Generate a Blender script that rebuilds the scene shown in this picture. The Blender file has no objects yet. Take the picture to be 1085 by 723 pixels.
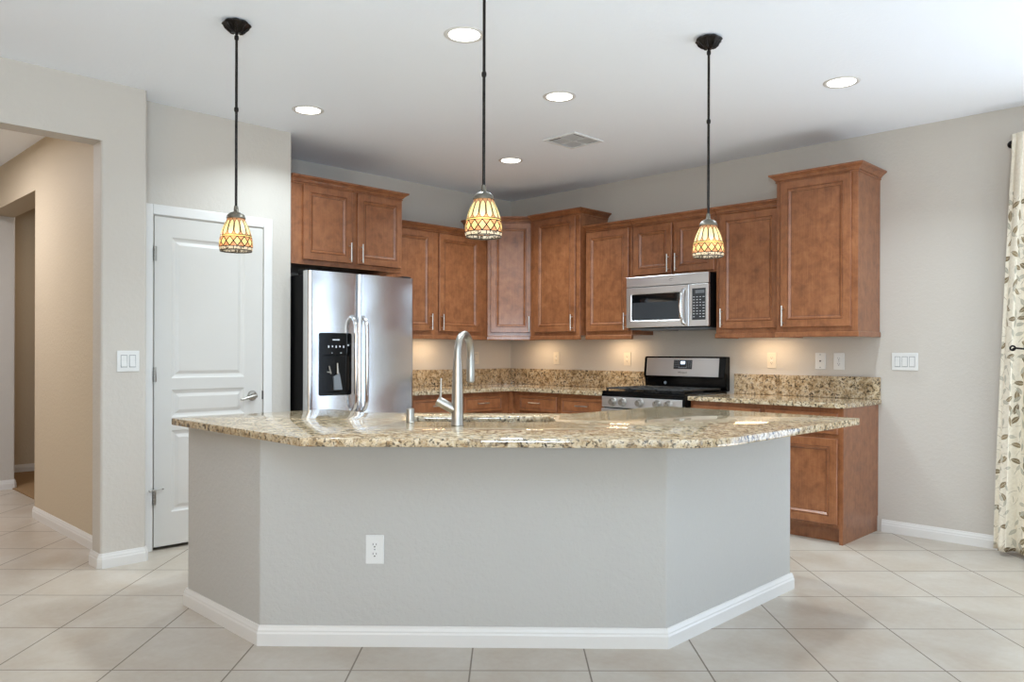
import bpy, bmesh, math, random
from mathutils import Vector, Matrix

# ------------------------------------------------------------------ camera, world, lights, exposure
S = bpy.context.scene
COL = S.collection
PI = math.pi
CAM = (5.5733, -5.5998, 1.2263)
cam_d = bpy.data.cameras.new('camera')
cam = bpy.data.objects.new('camera', cam_d)
COL.objects.link(cam)
cam.location = CAM
cam_d.sensor_width = 36.0
cam_d.lens = 827.73 / 1085 * 36.0
cam_d.shift_y = (372.76 - 361.5) / 1085
cam_d.clip_start = 0.05
cam.rotation_euler = (Matrix.Rotation(PI/4 - 0.0038, 3, 'Z') @ Matrix.Rotation(PI/2, 3, 'X') @ Matrix.Rotation(0.0030, 3, 'Z')).to_euler()
S.camera = cam

S.view_settings.view_transform = 'Standard'
S.view_settings.look = 'None'
S.view_settings.gamma = 1.0
S.view_settings.use_curve_mapping = False
S.view_settings.exposure = 0.0
try:
    S.cycles.use_denoising = True
    S.cycles.denoiser = 'OPENIMAGEDENOISE'
    S.cycles.max_bounces = 10
    S.cycles.diffuse_bounces = 6
    S.cycles.caustics_reflective = False
    S.cycles.caustics_refractive = False
    S.cycles.sample_clamp_indirect = 6.0
except Exception:
    pass

W = bpy.data.worlds.new('sky')
S.world = W
W.use_nodes = True
W.node_tree.nodes['Background'].inputs[0].default_value = (0.80, 0.90, 1.0, 1)
W.node_tree.nodes['Background'].inputs[1].default_value = 0.5

def area_light(name, loc, direction, sx, sy, power, color, shape='RECTANGLE', spread=PI):
    l = bpy.data.lights.new(name, 'AREA')
    l.shape = shape
    l.size = sx
    if shape in ('RECTANGLE', 'ELLIPSE'):
        l.size_y = sy
    l.energy = power
    l.color = color
    l.spread = spread
    o = bpy.data.objects.new(name, l)
    o.location = loc
    o.rotation_euler = Vector(direction).to_track_quat('-Z', 'Y').to_euler()
    COL.objects.link(o)
    return o

# daylight coming in through the back window of the great room behind the camera and the glass door at the right,
# and added fills: warm side light, two uplights for the ceiling, bedroom light
DAY = (0.80, 0.92, 1.0)
area_light('window_daylight_back', (9.10, -5.2, 1.45), (-1, 0.05, 0.10), 4.6, 2.3, 100, (0.68, 0.86, 1.0))
area_light('warm_side_fill', (5.6, -9.1, 1.45), (-0.05, 1, 0.10), 3.6, 2.3, 72, (1.0, 0.73, 0.44))  # orange-tinted fill added to warm the island's left face
area_light('glass_door_daylight', (5.95, 0.10, 1.2), (0, -1, 0), 2.2, 2.2, 60, (0.62, 0.78, 1.0))
area_light('ceiling_fill_right', (6.0, -1.0, 0.04), (-0.10, -0.05, 1), 2.0, 1.5, 68, (0.90, 0.95, 1.0))  # uplight added by the glass door to brighten the ceiling
area_light('added_ceiling_bounce', (6.2, -6.2, 1.35), (-0.25, 0.25, 1), 0.8, 0.8, 190, (0.67, 0.85, 1.0))  # unseen uplight added to brighten the ceiling, as a bounced flash would
area_light('hall_lamp_light', (-0.95, -5.0, 2.70), (0, 0, -1), 0.5, 0.5, 42, (0.92, 0.93, 1.0))
area_light('bedroom_fill_light', (-2.2, -2.8, 2.70), (0, 0, -1), 0.5, 0.5, 13, (1.0, 0.86, 0.72))  # unseen light added to lift the bedroom wall
CAN_POWER = 25.0
CAN_COLOR = (0.77, 0.91, 1.0)
UNDER_POWER = 1.7
PENDANT_POWER = 0.10

# ------------------------------------------------------------------ node / material helpers
def lin(h):
    """sRGB colour, a hex string or 0-255 numbers -> linear rgba"""
    if isinstance(h, str):
        h = h.lstrip('#')
        h = [int(h[i:i+2], 16) for i in (0, 2, 4)]
    c = [x / 255 for x in h]
    return tuple(((x / 12.92) if x <= 0.04045 else ((x + 0.055) / 1.055) ** 2.4) for x in c) + (1.0,)

class NT:
    def __init__(s, name):
        s.m = bpy.data.materials.new(name)
        s.m.use_nodes = True
        s.t = s.m.node_tree
        s.b = s.t.nodes['Principled BSDF']
        s.out = s.t.nodes['Material Output']
    def n(s, typ, **kw):
        x = s.t.nodes.new(typ)
        for k, v in kw.items():
            setattr(x, k, v)
        return x
    def put(s, sock, v):
        if isinstance(v, bpy.types.NodeSocket):
            s.t.links.new(v, sock)
        elif isinstance(v, bpy.types.Node):
            s.t.links.new(v.outputs[0], sock)
        else:
            sock.default_value = v
    def math(s, op, a, b=None, c=None):
        x = s.n('ShaderNodeMath', operation=op)
        s.put(x.inputs[0], a)
        if b is not None: s.put(x.inputs[1], b)
        if c is not None: s.put(x.inputs[2], c)
        return x.outputs[0]
    def coord(s, scale=(1, 1, 1), rot=(0, 0, 0), which='Object'):
        tc = s.n('ShaderNodeTexCoord')
        mp = s.n('ShaderNodeMapping')
        s.put(mp.inputs[0], tc.outputs[which])
        mp.inputs['Scale'].default_value = scale
        mp.inputs['Rotation'].default_value = rot
        return mp.outputs[0]
    def world(s, scale=(1, 1, 1), rot=(0, 0, 0), loc=(0, 0, 0)):
        g = s.n('ShaderNodeNewGeometry')
        mp = s.n('ShaderNodeMapping')
        s.put(mp.inputs[0], g.outputs['Position'])
        mp.inputs['Scale'].default_value = scale
        mp.inputs['Rotation'].default_value = rot
        mp.inputs['Location'].default_value = loc
        return mp.outputs[0]
    def noise(s, vec, scale, detail=3, rough=0.55, dist=0.0):
        x = s.n('ShaderNodeTexNoise')
        s.put(x.inputs['Vector'], vec)
        x.inputs['Scale'].default_value = scale
        x.inputs['Detail'].default_value = detail
        x.inputs['Roughness'].default_value = rough
        x.inputs['Distortion'].default_value = dist
        return x.outputs['Fac']
    def ramp(s, fac, stops, interp='LINEAR'):
        x = s.n('ShaderNodeValToRGB')
        s.put(x.inputs[0], fac)
        cr = x.color_ramp
        cr.interpolation = interp
        while len(cr.elements) < len(stops):
            cr.elements.new(0.5)
        for e, (p, c) in zip(cr.elements, stops):
            e.position = p
            e.color = lin(c) if isinstance(c, (str, list)) else (c, c, c, 1)
        return x.outputs[0]
    def mix(s, fac, a, b, mode='MIX'):
        x = s.n('ShaderNodeMix', data_type='RGBA', blend_type=mode)
        s.put(x.inputs['Factor'], fac)
        s.put(x.inputs[6], lin(a) if isinstance(a, (str, list)) else a)
        s.put(x.inputs[7], lin(b) if isinstance(b, (str, list)) else b)
        return x.outputs[2]
    def bump(s, h, strength, dist):
        x = s.n('ShaderNodeBump')
        s.put(x.inputs['Height'], h)
        x.inputs['Strength'].default_value = strength
        x.inputs['Distance'].default_value = dist
        s.put(s.b.inputs['Normal'], x.outputs[0])
    def set(s, **kw):
        names = dict(color='Base Color', rough='Roughness', metal='Metallic', spec='Specular IOR Level', coat='Coat Weight',
                     coatr='Coat Roughness', emit='Emission Color', emits='Emission Strength', trans='Transmission Weight', ior='IOR', aniso='Anisotropic')
        for k, v in kw.items():
            s.put(s.b.inputs[names[k]], lin(v) if isinstance(v, (str, list)) else v)
        return s

def plain(name, color, rough=0.5, metal=0.0, spec=0.5, var=0.04, vscale=6.0):
    m = NT(name)
    f = m.noise(m.coord(), vscale, 3)
    c = lin(color)
    lo = tuple(x * (1 - var) for x in c[:3]) + (1,)
    hi = tuple(min(1, x * (1 + var)) for x in c[:3]) + (1,)
    m.set(color=m.mix(f, lo, hi), rough=rough, metal=metal, spec=spec)
    return m.m

def paint(name, color, bump=0.25):
    m = NT(name)
    v = m.world()
    c = lin(color)
    f = m.noise(v, 1.6, 2)
    lo = tuple(x * 0.985 for x in c[:3]) + (1,)
    m.set(color=m.mix(f, lo, c), rough=0.62, spec=0.3)
    h = m.noise(v, 42, 4, 0.6)
    m.bump(m.ramp(h, [(0.42, 0.0), (0.6, 1.0)]), bump, 0.002)
    return m.m

def wood(name, c_dark, c_mid, c_light):
    m = NT(name)
    v = m.world()
    blotch = m.noise(v, 14, 5, 0.62, 0.4)
    big = m.noise(v, 2.4, 2)
    grain = m.noise(m.world(scale=(70, 70, 3.2)), 1.6, 4, 0.6, 0.3)
    f = m.math('MULTIPLY_ADD', blotch, 0.62, m.math('MULTIPLY_ADD', grain, 0.28, m.math('MULTIPLY', big, 0.14)))
    col = m.ramp(f, [(0.34, c_dark), (0.52, c_mid), (0.70, c_light)])
    m.set(color=col, rough=0.38, spec=0.45, coat=0.35, coatr=0.16)
    m.bump(grain, 0.05, 0.001)
    return m.m

def granite(name):
    m = NT(name)
    v = m.world()
    warp = m.noise(v, 9, 3, 0.6)
    base = m.ramp(m.noise(v, 22, 6, 0.68, 0.6), [(0.26, [92, 75, 54]), (0.40, [150, 128, 97]), (0.50, [184, 163, 131]), (0.60, [200, 184, 158]), (0.74, [166, 159, 146])])
    brown = m.ramp(m.noise(v, 46, 4, 0.62, 0.8), [(0.56, 0.0), (0.63, 1.0)])
    c1 = m.mix(m.math('MULTIPLY', brown, 0.78), base, '#7a5a35')
    grey = m.ramp(m.noise(m.world(loc=(3, 7, 1)), 58, 4, 0.65), [(0.58, 0.0), (0.66, 1.0)])
    c2 = m.mix(m.math('MULTIPLY', grey, 0.65), c1, '#8d867b')
    dark = m.ramp(m.noise(m.world(loc=(9, 2, 5)), 62, 5, 0.7, 0.5), [(0.530, 0.0), (0.575, 1.0)])
    clump = m.ramp(warp, [(0.35, 0.55), (0.6, 1.0)])
    c3 = m.mix(m.math('MULTIPLY', dark, clump), c2, '#2c241c')
    m.set(color=c3, rough=0.075, spec=0.55)
    return m.m

def steel(name, color='#b9babb', rough=0.27, wavy=0.0, along='z', metal=1.0):
    m = NT(name)
    sc = {'z': (160, 160, 2.0), 'x': (2.0, 160, 160), 'y': (160, 2.0, 160)}[along]
    g = m.noise(m.coord(scale=sc), 2.0, 3)
    c = lin(color)
    m.set(color=m.mix(g, tuple(x * 0.93 for x in c[:3]) + (1,), c), metal=metal)
    m.put(m.b.inputs['Roughness'], m.math('MULTIPLY_ADD', g, 0.06, rough - 0.03))
    if wavy:
        b1 = m.noise(m.coord(scale=(1, 1.0, 1.4)), 2.2, 1, 0.4, 0.2)
        m.bump(b1, 0.9, wavy)
    return m.m

M = {}
M['wall'] = paint('wall_paint_greige', [191, 184, 175])
M['hall'] = paint('wall_paint_tan', [190, 174, 150])
M['island'] = paint('island_paint', [179, 176, 171], 0.35)
M['ceiling'] = paint('ceiling_paint', [239, 243, 249], 0.15)
M['trim'] = plain('trim_white', [212, 209, 205], 0.32, var=0.015)
M['door'] = plain('door_white', [198, 194, 188], 0.38, var=0.015)
M['wood'] = wood('maple_stained', [106, 62, 35], [136, 84, 51], [156, 102, 65])
M['woodin'] = wood('maple_glaze_groove', [78, 42, 22], [92, 51, 28], [106, 62, 36])
M['dark'] = plain('gap_shade', '#120e0b', 0.7)  # near-black standing in for shade under the pantry door
M['granite'] = granite('granite_beige')
M['steel_x'] = steel('stainless_horizontal_grain', [222, 222, 224], 0.34, along='x')
M['fridge'] = steel('stainless_door', [218, 220, 223], 0.21, wavy=0.012, along='y')
M['steel'] = steel('brushed_nickel', [168, 163, 155], 0.34, along='z')
M['nickel'] = steel('satin_nickel_pull', '#d3d0ca', 0.30, along='z')
M['chrome'] = plain('polished_chrome', '#d8d8d8', 0.10, metal=1.0, var=0.02)
M['black'] = plain('gloss_black', [6, 6, 7], 0.14, spec=0.22, var=0.1)
M['blackmat'] = plain('satin_black', [7, 7, 8], 0.5, spec=0.12, var=0.1)
M['iron'] = plain('cast_iron', '#151413', 0.55, var=0.2, vscale=60)
M['glassdark'] = plain('oven_dark_glass', '#0a0b0d', 0.05, spec=0.7, var=0.1)
def relief_bronze():
    m = NT('dark_bronze')
    h = m.noise(m.coord(), 75, 3, 0.6, 0.5)
    m.set(color=m.ramp(h, [(0.3, [12, 10, 9]), (0.7, [44, 38, 34])]), metal=0.7, rough=0.28)
    m.bump(h, 0.9, 0.004)
    return m.m
M['bronze'] = relief_bronze()
M['cap'] = plain('antique_pewter_cap', '#6d675c', 0.42, metal=0.7, var=0.25, vscale=70)
M['plate'] = plain('white_plastic', [212, 211, 208], 0.35, var=0.01)
M['slot'] = plain('slot_dark', '#3a3835', 0.6)
M['ivory'] = plain('almond_plastic', [208, 198, 182], 0.35, var=0.01)
M['grey'] = plain('grey_plastic', [112, 116, 120], 0.35, var=0.03)
M['print'] = plain('white_print', '#c9cccf', 0.5, var=0.01)
M['keys'] = plain('keypad_charcoal', '#2a2c30', 0.3, var=0.05)
M['carpet'] = plain('carpet_brown', '#8d7355', 0.95, spec=0.1, var=0.3, vscale=120)
M['vent'] = plain('vent_white', '#dcdcdb', 0.4, var=0.02)
M['ventin'] = plain('vent_inside_grey', [95, 96, 97], 0.7, var=0.05)

def emit(name, color, strength):
    m = NT(name)
    m.set(color=color, emit=color, emits=strength, rough=0.4)
    return m.m
M['lens'] = emit('lamp_lens', '#fffaf0', 7.0)
M['barlens'] = emit('bar_lens', '#ffdca8', 2.0)
M['display'] = emit('display_glow', '#cfe6ff', 1.5)

def tile():
    m = NT('floor_tile')
    v = m.world(rot=(0, 0, -PI/4))
    br = m.n('ShaderNodeTexBrick')
    T = 0.4581
    # tile axes: a = (x+y)/sqrt2 , b = (y-x)/sqrt2
    mp = m.n('ShaderNodeMapping')
    m.put(mp.inputs[0], v)
    mp.inputs['Location'].default_value = (1.0839 - 0.003 + 30 * T, 3.0703 - 0.003 + 30 * T, 0)
    m.put(br.inputs['Vector'], mp.outputs[0])
    br.offset = 0.0
    br.squash = 1.0
    br.inputs['Scale'].default_value = 1.0
    br.inputs['Mortar Size'].default_value = 0.0034
    br.inputs['Mortar Smooth'].default_value = 0.15
    br.inputs['Bias'].default_value = 0.0
    br.inputs['Brick Width'].default_value = T
    br.inputs['Row Height'].default_value = T
    br.inputs['Color1'].default_value = (0.0, 0.0, 0.0, 1)
    br.inputs['Color2'].default_value = (1.0, 1.0, 1.0, 1)
    br.inputs['Mortar'].default_value = (0.5, 0.5, 0.5, 1)
    wv = m.world()
    cloud = m.noise(wv, 3.0, 5, 0.6, 0.5)
    fine = m.noise(wv, 30, 4, 0.6)
    f = m.math('MULTIPLY_ADD', cloud, 0.75, m.math('MULTIPLY', fine, 0.25))
    body = m.ramp(f, [(0.33, [170, 155, 138]), (0.5, [180, 169, 155]), (0.68, [190, 182, 171])])
    tone = m.mix(m.math('MULTIPLY', br.outputs['Color'], 0.12), body, [172, 156, 136])
    col = m.mix(br.outputs['Fac'], tone, '#7d7265')
    m.set(color=col, spec=0.45)
    m.put(m.b.inputs['Roughness'], m.math('MULTIPLY_ADD', br.outputs['Fac'], 0.35, m.math('MULTIPLY_ADD', cloud, 0.10, 0.27)))
    hb = m.math('SUBTRACT', 1.0, br.outputs['Fac'])
    m.bump(hb, 0.5, 0.002)
    return m.m
M['tile'] = tile()

def shade_glass():
    """stained glass: tall cream petals above a lattice of peach and amber diamonds, dark leading between"""
    m = NT('stained_glass')
    tc = m.n('ShaderNodeTexCoord')
    sp = m.n('ShaderNodeSeparateXYZ')
    m.put(sp.inputs[0], tc.outputs['Object'])
    ang = m.math('ARCTAN2', sp.outputs[1], sp.outputs[0])
    N = 14
    u = m.math('MULTIPLY', ang, N / (2 * PI))
    fu = m.math('ABSOLUTE', m.math('SUBTRACT', m.math('FRACT', m.math('ADD', u, 50.0)), 0.5))      # 0 middle .. .5 edge
    h = m.math('DIVIDE', sp.outputs[2], 0.145)                                                   # 0 bottom .. 1 top
    # petals (h > .47)
    hp = m.math('DIVIDE', m.math('SUBTRACT', h, 0.49), 0.47)
    # rounded lower and upper end: env = .46*sqrt(1-(2hp-1)^4)
    q = m.math('ABSOLUTE', m.math('MULTIPLY_ADD', hp, 2.0, -1.0))
    env = m.math('MULTIPLY', m.math('SQRT', m.math('MAXIMUM', m.math('SUBTRACT', 1.0, m.math('POWER', q, 4.0)), 0.0)), 0.44)
    petal = m.math('LESS_THAN', fu, m.math('SUBTRACT', env, 0.03))
    petal_line = m.math('LESS_THAN', m.math('ABSOLUTE', m.math('SUBTRACT', fu, env)), 0.06)
    upper = m.math('GREATER_THAN', h, 0.47)
    c_up = m.mix(petal, '#b98f72', '#f6eebf')
    c_up = m.mix(petal_line, c_up, '#1d1712')
    # lower lattice between .10 and .40 : two rows of diamonds
    hl = m.math('DIVIDE', m.math('SUBTRACT', h, 0.12), 0.30)
    zig = m.math('ABSOLUTE', m.math('SUBTRACT', m.math('FRACT', m.math('ADD', hl, 0.5)), 0.5))     # triangle
    d = m.math('SUBTRACT', fu, zig)
    inside = m.math('GREATER_THAN', d, 0.0)
    lat_line = m.math('LESS_THAN', m.math('ABSOLUTE', d), 0.085)
    c_lo = m.mix(inside, '#f3dfa0', '#df9f78')
    c_lo = m.mix(lat_line, c_lo, '#1d1712')
    c_lo = m.mix(m.math('GREATER_THAN', hl, 1.0), c_lo, '#e8d68c')
    c = m.mix(upper, c_lo, c_up)
    bottom = m.math('LESS_THAN', h, 0.11)
    c = m.mix(bottom, c, m.mix(m.math('GREATER_THAN', m.noise(tc.outputs['Object'], 70, 2), 0.56), [214, 208, 196], [96, 88, 80]))
    for lv in (0.015, 0.115, 0.425, 0.475):
        c = m.mix(m.math('LESS_THAN', m.math('ABSOLUTE', m.math('SUBTRACT', h, lv)), 0.011), c, '#1d1712')
    bl = m.math('MULTIPLY', bottom, m.math('GREATER_THAN', fu, 0.45))
    c = m.mix(bl, c, '#1d1712')
    m.set(color=c, rough=0.25)
    tr = m.n('ShaderNodeBsdfTranslucent')
    m.put(tr.inputs[0], c)
    mx = m.n('ShaderNodeMixShader')
    mx.inputs[0].default_value = 0.62
    m.t.links.new(m.b.outputs[0], mx.inputs[1])
    m.t.links.new(tr.outputs[0], mx.inputs[2])
    m.t.links.new(mx.outputs[0], m.out.inputs['Surface'])
    return m.m
M['shade'] = shade_glass()

def curtain_cloth():
    m = NT('curtain_leaf_print')
    uv = m.n('ShaderNodeUVMap')
    uv.uv_map = 'UVMap'
    base = m.ramp(m.noise(uv.outputs[0], 60, 2), [(0.3, '#d8cfbd'), (0.7, '#e4dccb')])
    c = base
    sp0 = m.n('ShaderNodeSeparateXYZ')
    m.put(sp0.inputs[0], uv.outputs[0])
    for k, (sc, L, wd, col1, col2, off) in enumerate(((13.0, 0.46, 0.19, [150, 134, 106], [120, 106, 84], 0.0), (15.0, 0.42, 0.17, [186, 181, 165], [165, 160, 145], 0.37))):
        mp = m.n('ShaderNodeMapping')
        m.put(mp.inputs[0], uv.outputs[0])
        mp.inputs['Location'].default_value = (off, off * 1.7, 0)
        vo = m.n('ShaderNodeTexVoronoi', voronoi_dimensions='2D', feature='F1')
        m.put(vo.inputs['Vector'], mp.outputs[0])
        vo.inputs['Scale'].default_value = sc
        vo.inputs['Randomness'].default_value = 0.75
        dv = m.n('ShaderNodeVectorMath', operation='SUBTRACT')
        m.put(dv.inputs[0], mp.outputs[0])
        m.put(dv.inputs[1], vo.outputs['Position'])
        s1 = m.n('ShaderNodeSeparateXYZ')
        m.put(s1.inputs[0], dv.outputs[0])
        sc3 = m.n('ShaderNodeSeparateColor')
        m.put(sc3.inputs[0], vo.outputs['Color'])
        a = m.math('MULTIPLY', sc3.outputs[0], 6.283)
        ca, sa = m.math('COSINE', a), m.math('SINE', a)
        lx = m.math('MULTIPLY', m.math('ADD', m.math('MULTIPLY', s1.outputs[0], ca), m.math('MULTIPLY', s1.outputs[1], sa)), sc)
        ly = m.math('MULTIPLY', m.math('SUBTRACT', m.math('MULTIPLY', s1.outputs[1], ca), m.math('MULTIPLY', s1.outputs[0], sa)), sc)
        t = m.math('DIVIDE', lx, L)
        half = m.math('MULTIPLY', m.math('SUBTRACT', 1.0, m.math('MULTIPLY', t, t)), wd)
        leaf = m.math('LESS_THAN', m.math('ABSOLUTE', ly), half)
        vein = m.math('LESS_THAN', m.math('ABSOLUTE', ly), 0.012)
        on = m.math('GREATER_THAN', sc3.outputs[1], 0.38)
        lc = m.mix(sc3.outputs[2], col1, col2)
        lc = m.mix(vein, lc, '#cfc5b0')
        stem = m.math('MULTIPLY', m.math('LESS_THAN', m.math('ABSOLUTE', m.math('MULTIPLY_ADD', m.math('MULTIPLY', lx, lx), -0.35, ly)), 0.016), m.math('GREATER_THAN', lx, 0.0))
        c = m.mix(m.math('MULTIPLY', stem, 0.75), c, '#857a66')
        c = m.mix(m.math('MULTIPLY', leaf, on), c, lc)
    c = m.mix(m.math('GREATER_THAN', sp0.outputs[1], 2.20), c, base)      # plain header band
    m.set(color=c, rough=0.85, spec=0.15)
    return m.m
M['curtain'] = curtain_cloth()

# ------------------------------------------------------------------ mesh helpers
def obj(name, bm, mat, parent=None, loc=None, smooth=None):
    me = bpy.data.meshes.new(name)
    bmesh.ops.recalc_face_normals(bm, faces=bm.faces)
    if smooth is not None:
        for f in bm.faces:
            f.smooth = True
        for e in bm.edges:
            if len(e.link_faces) == 2 and e.calc_face_angle(0) > math.radians(smooth):
                e.smooth = False
    bm.to_mesh(me)
    bm.free()
    for mm in (mat if isinstance(mat, (list, tuple)) else [mat]):
        me.materials.append(mm)
    o = bpy.data.objects.new(name, me)
    COL.objects.link(o)
    if parent is not None:
        o.parent = parent
    if loc is not None:
        o.location = loc
    return o

def thing(name, label, cat, loc=(0, 0, 0), rotz=0.0, group=None):
    o = bpy.data.objects.new(name, None)
    o.empty_display_size = 0.1
    COL.objects.link(o)
    o.location = loc
    o.rotation_euler = (0, 0, rotz)
    o['label'] = label
    o['category'] = cat
    if group: o['group'] = group
    return o

def tag(o, label, cat, group=None):
    o['label'] = label
    o['category'] = cat
    if group: o['group'] = group
    return o

def struct(name, bm, mat, smooth=None, parent=None):
    o = obj(name, bm, mat, parent, smooth=smooth)
    if parent is None:
        o['kind'] = 'structure'
    return o

def NB():
    return bmesh.new()

def merge(bm, tmp, mi=0):
    me = bpy.data.meshes.new('tmp')
    for f in tmp.faces: f.material_index = mi
    tmp.to_mesh(me)
    tmp.free()
    bm.from_mesh(me)
    bpy.data.meshes.remove(me)

def box(bm, x0, x1, y0, y1, z0, z1, bev=0.0, mi=0, seg=2):
    t = bmesh.new()
    vs = [t.verts.new((x, y, z)) for x in (x0, x1) for y in (y0, y1) for z in (z0, z1)]
    for f in ((0, 1, 3, 2), (4, 6, 7, 5), (0, 4, 5, 1), (2, 3, 7, 6), (0, 2, 6, 4), (1, 5, 7, 3)):
        t.faces.new([vs[i] for i in f])
    if bev:
        bmesh.ops.bevel(t, geom=t.edges[:] , offset=bev, segments=seg, affect='EDGES', profile=0.5)
    merge(bm, t, mi)

def prism(bm, pts, z0, z1, mi=0):
    t = bmesh.new()
    a = [t.verts.new((x, y, z0)) for x, y in pts]
    b = [t.verts.new((x, y, z1)) for x, y in pts]
    n = len(pts)
    t.faces.new(a)
    t.faces.new(b)
    for i in range(n):
        t.faces.new((a[i], a[(i+1) % n], b[(i+1) % n], b[i]))
    merge(bm, t, mi)

def round_poly(pts, radii, seg=6):
    """round selected corners of a polygon"""
    out = []
    n = len(pts)
    for i in range(n):
        p = Vector(pts[i]); r = radii[i] if isinstance(radii, (list, tuple)) else radii
        if r <= 0:
            out.append(tuple(p)); continue
        a = (Vector(pts[i-1]) - p).normalized(); b = (Vector(pts[(i+1) % n]) - p).normalized()
        ang = a.angle(b)
        d = r / math.tan(ang / 2)
        c = p + (a + b).normalized() * (r / math.sin(ang / 2))
        s = (p + a * d) - c; e = (p + b * d) - c
        a0 = math.atan2(s.y, s.x); a1 = math.atan2(e.y, e.x)
        da = (a1 - a0 + PI) % (2 * PI) - PI
        for k in range(seg + 1):
            t = a0 + da * k / seg
            out.append((c.x + r * math.cos(t), c.y + r * math.sin(t)))
    return out

def offset_poly(pts, d):
    """move a closed polygon inwards by d (counter-clockwise polygons)"""
    n = len(pts); out = []
    for i in range(n):
        p0, p1, p2 = Vector(pts[i-1]), Vector(pts[i]), Vector(pts[(i+1) % n])
        e1 = (p1 - p0).normalized(); e2 = (p2 - p1).normalized()
        n1 = Vector((-e1.y, e1.x)); n2 = Vector((-e2.y, e2.x))
        m = n1 + n2
        m = m / max(0.2, m.dot(n1))
        out.append(tuple(p1 + m * d))
    return out

def lathe(bm, prof, seg=24, c=(0, 0), mi=0, lobes=0, amp=0.0, close=False):
    t = bmesh.new()
    rings = []
    for r, z in prof:
        if r < 1e-6:
            rings.append([t.verts.new((c[0], c[1], z))])
        else:
            rings.append([t.verts.new((c[0] + r * (1 + amp * math.cos(lobes * 2 * PI * k / seg)) * math.cos(2 * PI * k / seg),
                                       c[1] + r * (1 + amp * math.cos(lobes * 2 * PI * k / seg)) * math.sin(2 * PI * k / seg), z)) for k in range(seg)])
    for A, B in zip(rings[:-1], rings[1:]):
        for k in range(seg):
            k2 = (k + 1) % seg
            if len(A) == 1 and len(B) == 1: continue
            if len(A) == 1: t.faces.new((A[0], B[k2], B[k]))
            elif len(B) == 1: t.faces.new((A[k], A[k2], B[0]))
            else: t.faces.new((A[k], A[k2], B[k2], B[k]))
    merge(bm, t, mi)

def tube(bm, pts, rad, seg=10, mi=0, caps=True):
    """tube along a polyline, rad may be a list"""
    t = bmesh.new()
    P = [Vector(p) for p in pts]
    R = rad if isinstance(rad, (list, tuple)) else [rad] * len(P)
    rings = []
    up = None
    for i, p in enumerate(P):
        if i == 0: d = P[1] - P[0]
        elif i == len(P) - 1: d = P[-1] - P[-2]
        else: d = (P[i+1] - P[i]).normalized() + (P[i] - P[i-1]).normalized()
        d.normalize()
        if up is None:
            up = Vector((0, 0, 1)) if abs(d.z) < 0.9 else Vector((1, 0, 0))
        a = d.cross(up)
        if a.length < 1e-4:
            a = d.cross(Vector((0, 1, 0)))
        a.normalize()
        b = a.cross(d).normalized()
        up = b
        rings.append([t.verts.new(p + (a * math.cos(2*PI*k/seg) + b * math.sin(2*PI*k/seg)) * R[i]) for k in range(seg)])
    for A, B in zip(rings[:-1], rings[1:]):
        for k in range(seg):
            t.faces.new((A[k], A[(k+1) % seg], B[(k+1) % seg], B[k]))
    if caps:
        t.faces.new(rings[0]); t.faces.new(rings[-1])
    merge(bm, t, mi)

def sweep(bm, prof, path, z=0.0, mi=0, closed=False):
    """profile [(out, up)] swept along a plan path, out is to the right-hand side (dy,-dx)"""
    t = bmesh.new()
    P = [Vector(p) for p in path]
    n = len(P)
    rings = []
    for i, p in enumerate(P):
        def nrm(a, b):
            d = (b - a).normalized()
            return Vector((d.y, -d.x))
        if i == 0: m = nrm(P[0], P[1])
        elif i == n - 1: m = nrm(P[-2], P[-1])
        else:
            n1, n2 = nrm(P[i-1], p), nrm(p, P[i+1])
            m = n1 + n2
            m = m / max(0.15, m.dot(n1))
        rings.append([t.verts.new((p.x + m.x * o, p.y + m.y * o, z + u)) for o, u in prof])
    k = len(prof)
    for A, B in zip(rings[:-1], rings[1:]):
        for j in range(k):
            t.faces.new((A[j], A[(j+1) % k], B[(j+1) % k], B[j]))
    t.faces.new(rings[0]); t.faces.new(rings[-1])
    merge(bm, t, mi)

def ring_panel(bm, x0, x1, z0, z1, y, rings, glaze=(), mi=0, gmi=1):
    """nested rectangles in an xz plane; rings = [(inset, out)], out is towards -y from y"""
    t = bmesh.new()
    loops = []
    for ins, out in rings:
        loops.append([t.verts.new(v) for v in ((x0 + ins, y - out, z0 + ins), (x1 - ins, y - out, z0 + ins), (x1 - ins, y - out, z1 - ins), (x0 + ins, y - out, z1 - ins))])
    t.faces.new(loops[0]).material_index = mi
    for i, (A, B) in enumerate(zip(loops[:-1], loops[1:])):
        for k in range(4):
            f = t.faces.new((A[k], A[(k+1) % 4], B[(k+1) % 4], B[k]))
            f.material_index = gmi if i in glaze else mi
    t.faces.new(loops[-1]).material_index = mi
    me = bpy.data.meshes.new('tmp')
    t.to_mesh(me); t.free()
    bm.from_mesh(me)
    bpy.data.meshes.remove(me)

def disc_cyl(bm, p0, p1, r0, r1=None, seg=16, mi=0):
    tube(bm, [p0, p1], [r0, r0 if r1 is None else r1], seg, mi)

BASE_PROF = [(0, 0), (0.014, 0), (0.014, 0.050), (0.011, 0.058), (0.011, 0.064), (0.007, 0.074), (0.005, 0.083), (0, 0.083)]
def baseboard(name, path, parent=None):
    bm = NB()
    sweep(bm, BASE_PROF, path)
    return struct(name, bm, M['trim'], parent=parent)

# ------------------------------------------------------------------ room shell
H = 2.743
bm = NB(); box(bm, -4.2, 9.3, -9.3, 0.3, -0.12, 0.0); struct('floor', bm, M['tile'])
bm = NB(); box(bm, -4.2, -0.12, -3.81, -0.9, 0.0, 0.008); struct('floor_carpet', bm, M['carpet'])
bm = NB(); box(bm, -4.2, 9.3, -9.3, 0.3, H, H + 0.12); struct('ceiling', bm, M['ceiling'])

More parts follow.
